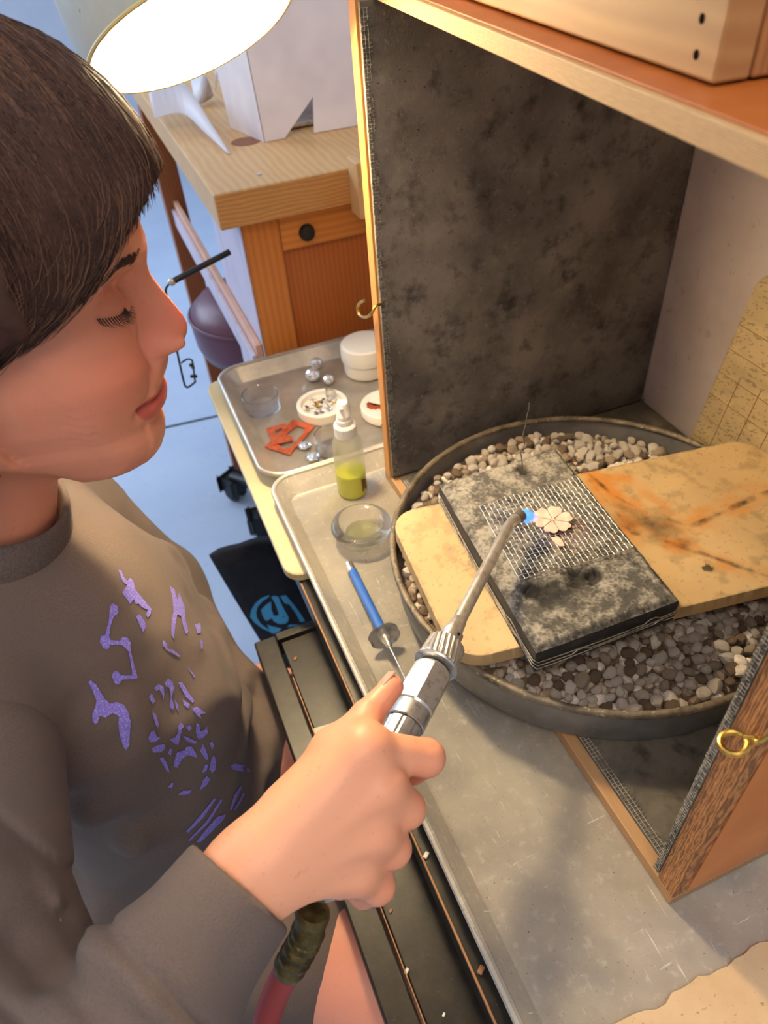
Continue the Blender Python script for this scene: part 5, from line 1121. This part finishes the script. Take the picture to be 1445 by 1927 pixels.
# cuff: separate ribbed band is part of the sleeve shape above; printed pattern
def C3(P): return [(x*.346,880+y*.346) for x,y in P]
def C5(P): return [(x*.4844,1450+y*.4844) for x,y in P]
PR=[C3(P) for P in [
[(640,558),(655,562),(672,600),(690,620),(705,602),(722,620),(730,660),(760,700),(820,770),(815,800),(800,820),(790,800),(800,775),(765,760),(750,740),(735,745),(725,720),(705,745),(660,680),(690,640),(665,625)],
[(735,810),(755,798),(785,840),(790,870),(775,898),(755,860)],
[(595,755),(610,740),(635,755),(642,790),(615,815),(600,860),(590,915),(600,940),(650,945),(660,925),(690,925),(708,955),(708,1000),(725,1070),(735,1110),(745,1140),(735,1150),(665,1152),(645,1180),(620,1172),(605,1135),(615,1108),(640,1108),(655,1130),(715,1130),(712,1090),(695,1000),(660,965),(600,965),(585,990),(560,985),(540,950),(545,920),(570,910),(590,830)],
[(475,1165),(490,1155),(520,1180),(545,1220),(565,1255),(595,1285),(630,1275),(670,1290),(695,1330),(708,1380),(705,1440),(700,1510),(685,1535),(670,1520),(650,1460),(640,1400),(645,1350),(610,1335),(570,1360),(540,1350),(530,1385),(515,1395),(500,1380),(498,1340),(515,1300),(522,1270),(500,1210)],
[(920,645),(945,665),(960,720),(970,680),(985,720),(1000,760),(1005,830),(1020,890),(1010,910),(995,880),(980,810),(960,800),(950,850),(942,935),(928,910),(928,850),(940,780),(935,720)],
[(1055,855),(1085,848),(1105,850),(1088,870),(1088,900),(1070,905)],[(1085,935),(1100,950),(1098,985),(1088,990)],[(880,935),(905,960),(905,990),(880,970)],[(890,985),(935,990),(978,1025),(970,1030),(925,1005)],
[(805,1250),(820,1225),(840,1270),(825,1288)],[(835,1200),(855,1175),(885,1190),(890,1230),(885,1265),(875,1225),(862,1205),(845,1215)],[(890,1170),(910,1148),(935,1165),(942,1200),(930,1250),(945,1300),(935,1320),(918,1300),(925,1240),(915,1195),(900,1190)],
[(965,1170),(985,1165),(1020,1220),(1055,1270),(1045,1280),(1005,1245)],[(990,1260),(1030,1290),(1020,1310),(995,1290)],[(1040,1310),(1070,1300),(1115,1335),(1085,1340),(1092,1365),(1070,1350)],[(820,1325),(845,1345),(860,1400),(850,1420),(835,1380)],
[(803,1465),(820,1432),(835,1430),(850,1460),(870,1470),(840,1490),(810,1490)],[(820,1525),(850,1508),(890,1502),(895,1525),(870,1545),(830,1548)],[(918,1475),(950,1465),(965,1440),(965,1405),(980,1385),(1000,1405),(985,1420),(975,1470),(965,1508),(940,1495)],
[(1005,1410),(1030,1400),(1042,1415),(1025,1432)],[(990,1455),(1020,1465),(1070,1490),(1060,1500),(1010,1485)],[(1065,1385),(1080,1395),(1085,1430),(1110,1425),(1120,1400),(1128,1440),(1105,1465),(1075,1475),(1062,1440)],
[(940,1620),(950,1570),(960,1545),(1000,1535),(1010,1515),(1040,1515),(1060,1545),(1070,1575),(1050,1570),(1020,1560),(990,1580),(960,1630)],[(862,1575),(885,1572),(905,1605),(920,1655),(905,1650),(880,1605)],[(910,1550),(920,1525),(935,1530),(925,1565)],
[(1085,1540),(1100,1500),(1115,1530),(1130,1575),(1120,1590)],[(1135,1500),(1150,1485),(1162,1510),(1150,1530)],[(1135,1640),(1145,1580),(1160,1560),(1172,1590),(1168,1640),(1150,1660)],[(1095,1660),(1110,1615),(1130,1610),(1120,1645)],
[(1080,1755),(1100,1700),(1120,1675),(1140,1690),(1125,1720)],[(965,1775),(990,1755),(1040,1752),(1030,1770),(990,1780)],[(910,1735),(930,1710),(945,1715),(930,1740)],[(1250,1620),(1270,1608),(1330,1620),(1365,1655),(1320,1655),(1260,1640)],[(945,1260),(965,1290),(968,1330),(955,1310)],[(1015,1085),(1040,1110),(1060,1140),(1050,1140)]]]
PR+=[C5(P) for P in [[(720,235),(770,180),(830,105),(838,110),(787,182),(729,239)],[(728,270),(800,195),(855,110),(862,115),(808,202),(734,273)],[(760,275),(800,225),(840,180),(875,168),(865,190),(820,235),(775,278)],[(890,150),(905,100),(930,60),(937,65),(914,111),(897,153)],[(905,150),(925,120),(942,85),(947,90),(930,125),(911,153)]]]
prints(shirt,PR,'print_mark','print_purple',person,off=.0008,label='purple printed mark')
# ---------------------------------------------------------------- brows and lashes
rd=random.Random(11)
def fpt(U,S,off=0.): return h2w((float(faceh(n([U]),n([S]))[0])+off,U,S))
m=MB()
for k in range(20):
    k=k*25/19; s_=.0195+.0325*k/25; U_=.0145+.0022*((s_-.034)/.014)**2; a=fpt(U_,s_,.0004); L=.0092*(.75+.35*math.sin(math.pi*min(1,(k+4)/28)))*rd.uniform(.85,1.1)
    d=HF*.60-HU*.80+HS*(.10+.45*(k/25)); d/=np.linalg.norm(d); b=a+d*L*.55; c=a+d*L+HU*L*.16+HF*L*.12
    m.tube([a,b,c],[.00042,.00034,.00010],5)
m.build('eyelashes','lash',person)
m=MB()
for k in range(300):
    t=rd.random()**.9; s_=.012+.044*t; U_=.0425+.0050*math.exp(-((s_-.036)/.014)**2)-.009*max(0,(s_-.040)/.016)**1.3; wd__=.0042*(1-.72*t)
    U_+=rd.uniform(-1,1)*wd__; a=fpt(U_,s_,-.0002); s2=s_+rd.uniform(.003,.006); U2=U_+rd.uniform(.0,.0022)*(1-t)-.0016*t*2; b=fpt((U_+U2)/2,(s_+s2)/2,.0007); c=fpt(U2,s2,.0005); m.tube([a,b,c],[.00022,.00022,.00006],3)
m.build('eyebrows','brow',person)
# ---------------------------------------------------------------- hair
HC=n([.006,.062,0]); HR=n([.112,.104,.097])
BL=n([(-.20,-.105),(-.03,-.100),(-.006,-.085),(.002,-.050),(.008,-.020),(.014,.002),(.025,.011),(.041,.019),(.057,.031),(.076,.046),(.090,.062),(.1045,.078),(.1165,.090),(.14,.11)])
def bang(F_): return np.interp(F_,BL[:,0],BL[:,1])
def hair_sdf(p):
    q=w2h(p); d=ell(q,HC,HR)
    for sg in (-1,1): d=smin(d,rcone(q,(-.008,.03,.062*sg),(-.018,-.085,.060*sg),.036,.026),.03)
    d=smin(d,ell(q,(-.045,-.02,0),(.062,.085,.078)),.03)
    w=fbm(n(q)*n([60,14,60]),3,4); d=d+.004*(w-.5)+.0016*np.sin(np.arctan2(q[:,0]-.0,np.abs(q[:,2])+.02)*38+w*9)
    cut=(bang(q[:,0])-q[:,1]+.004*(fbm(q*80,2,6)-.5))*.75
    return smax(d,cut,.004)
lo,hi=bounds([h2w((f,u,s)) for f in(-.125,.13) for u in(-.13,.18) for s in(-.112,.112)],.0); gv,gf=snets(hair_sdf,lo,hi,.0026)
hair=from_arrays('hair',gv,gf,'hair_dark',person)
def hull(d,sc_): return HC+d/np.linalg.norm(d/HR)*sc_
def strands(N,seed,rad,jit,ext):
    g_=np.random.default_rng(seed); U=lambda a,b,k=N:g_.uniform(a,b,k)
    f=U(-.03,.113); f=np.where(f>.012,f,U(-.06,-.012)); g=bang(f)-U(-.02,ext)*np.where(U(0,1)<.35,1,.25); sd=np.where(U(0,1)<.9,1.,-1.)
    side=U(0,1)>=.70; f2=U(-.10,.05); g2=U(-.06,.05); f2=np.where(g2<bang(f2)+.004,U(-.10,-.02),f2); f=np.where(side,f2,f); g=np.where(side,g2,g); sd=np.where(side,1.,sd)
    k=1-((f-HC[0])/HR[0])**2-((g-HC[1])/HR[1])**2; s_=HR[2]*np.sqrt(np.maximum(k,0))*sd; s_=np.where(g<0,sd*np.maximum(np.abs(s_),.080+.01*np.clip(-g/.06,0,1)),s_)
    e_=np.stack([f,g,s_],-1)-HC; st=np.stack([U(-.035,.015),np.full(N,.10),U(-.03,.035)],-1); sw=U(-.06,.06); j1=U(-jit*.4,jit); K=13
    t0=U(0,.25)[:,None]; T=t0+(1-t0)*np.linspace(0,1,K)[None]
    un=lambda a:a/np.linalg.norm(a,axis=-1,keepdims=True); sn=np.sin(np.pi*T); s2=np.sin(np.pi*T**2.0)*np.where(f>.012,.26,.0)[:,None]
    d=un(st)[:,None]*(1-T)[...,None]+un(e_)[:,None]*T[...,None]
    d=d+np.stack([s2+sn*(np.where(f>.02,.12,.066)+sw)[:,None],0*sn,.10*sn*sd[:,None]+(sw*.5)[:,None]*np.sin(2.5*T)],-1)
    h=HC+d/np.linalg.norm(d/HR,axis=-1,keepdims=True)*(1+j1[:,None]+.006*np.sin(T*9+j1[:,None]*900))[...,None]; end=HC+e_*(1+j1[:,None]); w=sstep(.78,1.,T)[...,None]
    P=h2w(h*(1-w)+end[:,None]*w); Tn=un(np.gradient(P,axis=1)+1e-9); A_=un(np.cross(Tn,HS)+1e-9); B_=np.cross(Tn,A_); rr_=(rad*np.concatenate([np.ones(K-3),[.8,.5,.15]]))[None,:,None]
    V=np.stack([P+A_*rr_,P-.5*A_*rr_+.866*B_*rr_,P-.5*A_*rr_-.866*B_*rr_],2).reshape(-1,3); ii=np.arange(K-1); q=np.concatenate([np.stack([ii*3+c,ii*3+(c+1)%3,ii*3+3+(c+1)%3,ii*3+3+c],-1) for c in range(3)])
    return V,(q[None]+(np.arange(N)*K*3)[:,None,None]).reshape(-1,4)
v_s,f_s=strands(7500,1,.00042,.012,.006); from_arrays('hair_strands',v_s,f_s,'hair_dark',person)
v_s,f_s=strands(1400,2,.00034,.015,.009); from_arrays('hair_highlights',v_s,f_s,'hair_light',person)
# ---------------------------------------------------------------- origins of single-mesh things to their own base
for o in list(sc.objects):
    if o.type=='MESH' and o.parent is None and o.data.users==1 and o.location.length<1e-9 and len(o.children)==0 and o.get('kind')!='structure':
        nv=len(o.data.vertices); co=np.empty(nv*3,np.float32); o.data.vertices.foreach_get('co',co); co=co.reshape(-1,3)
        b=n([(co[:,0].min()+co[:,0].max())/2,(co[:,1].min()+co[:,1].max())/2,co[:,2].min()]); o.data.vertices.foreach_set('co',(co-b).astype(np.float32).ravel()); o.data.update(); o.location=b
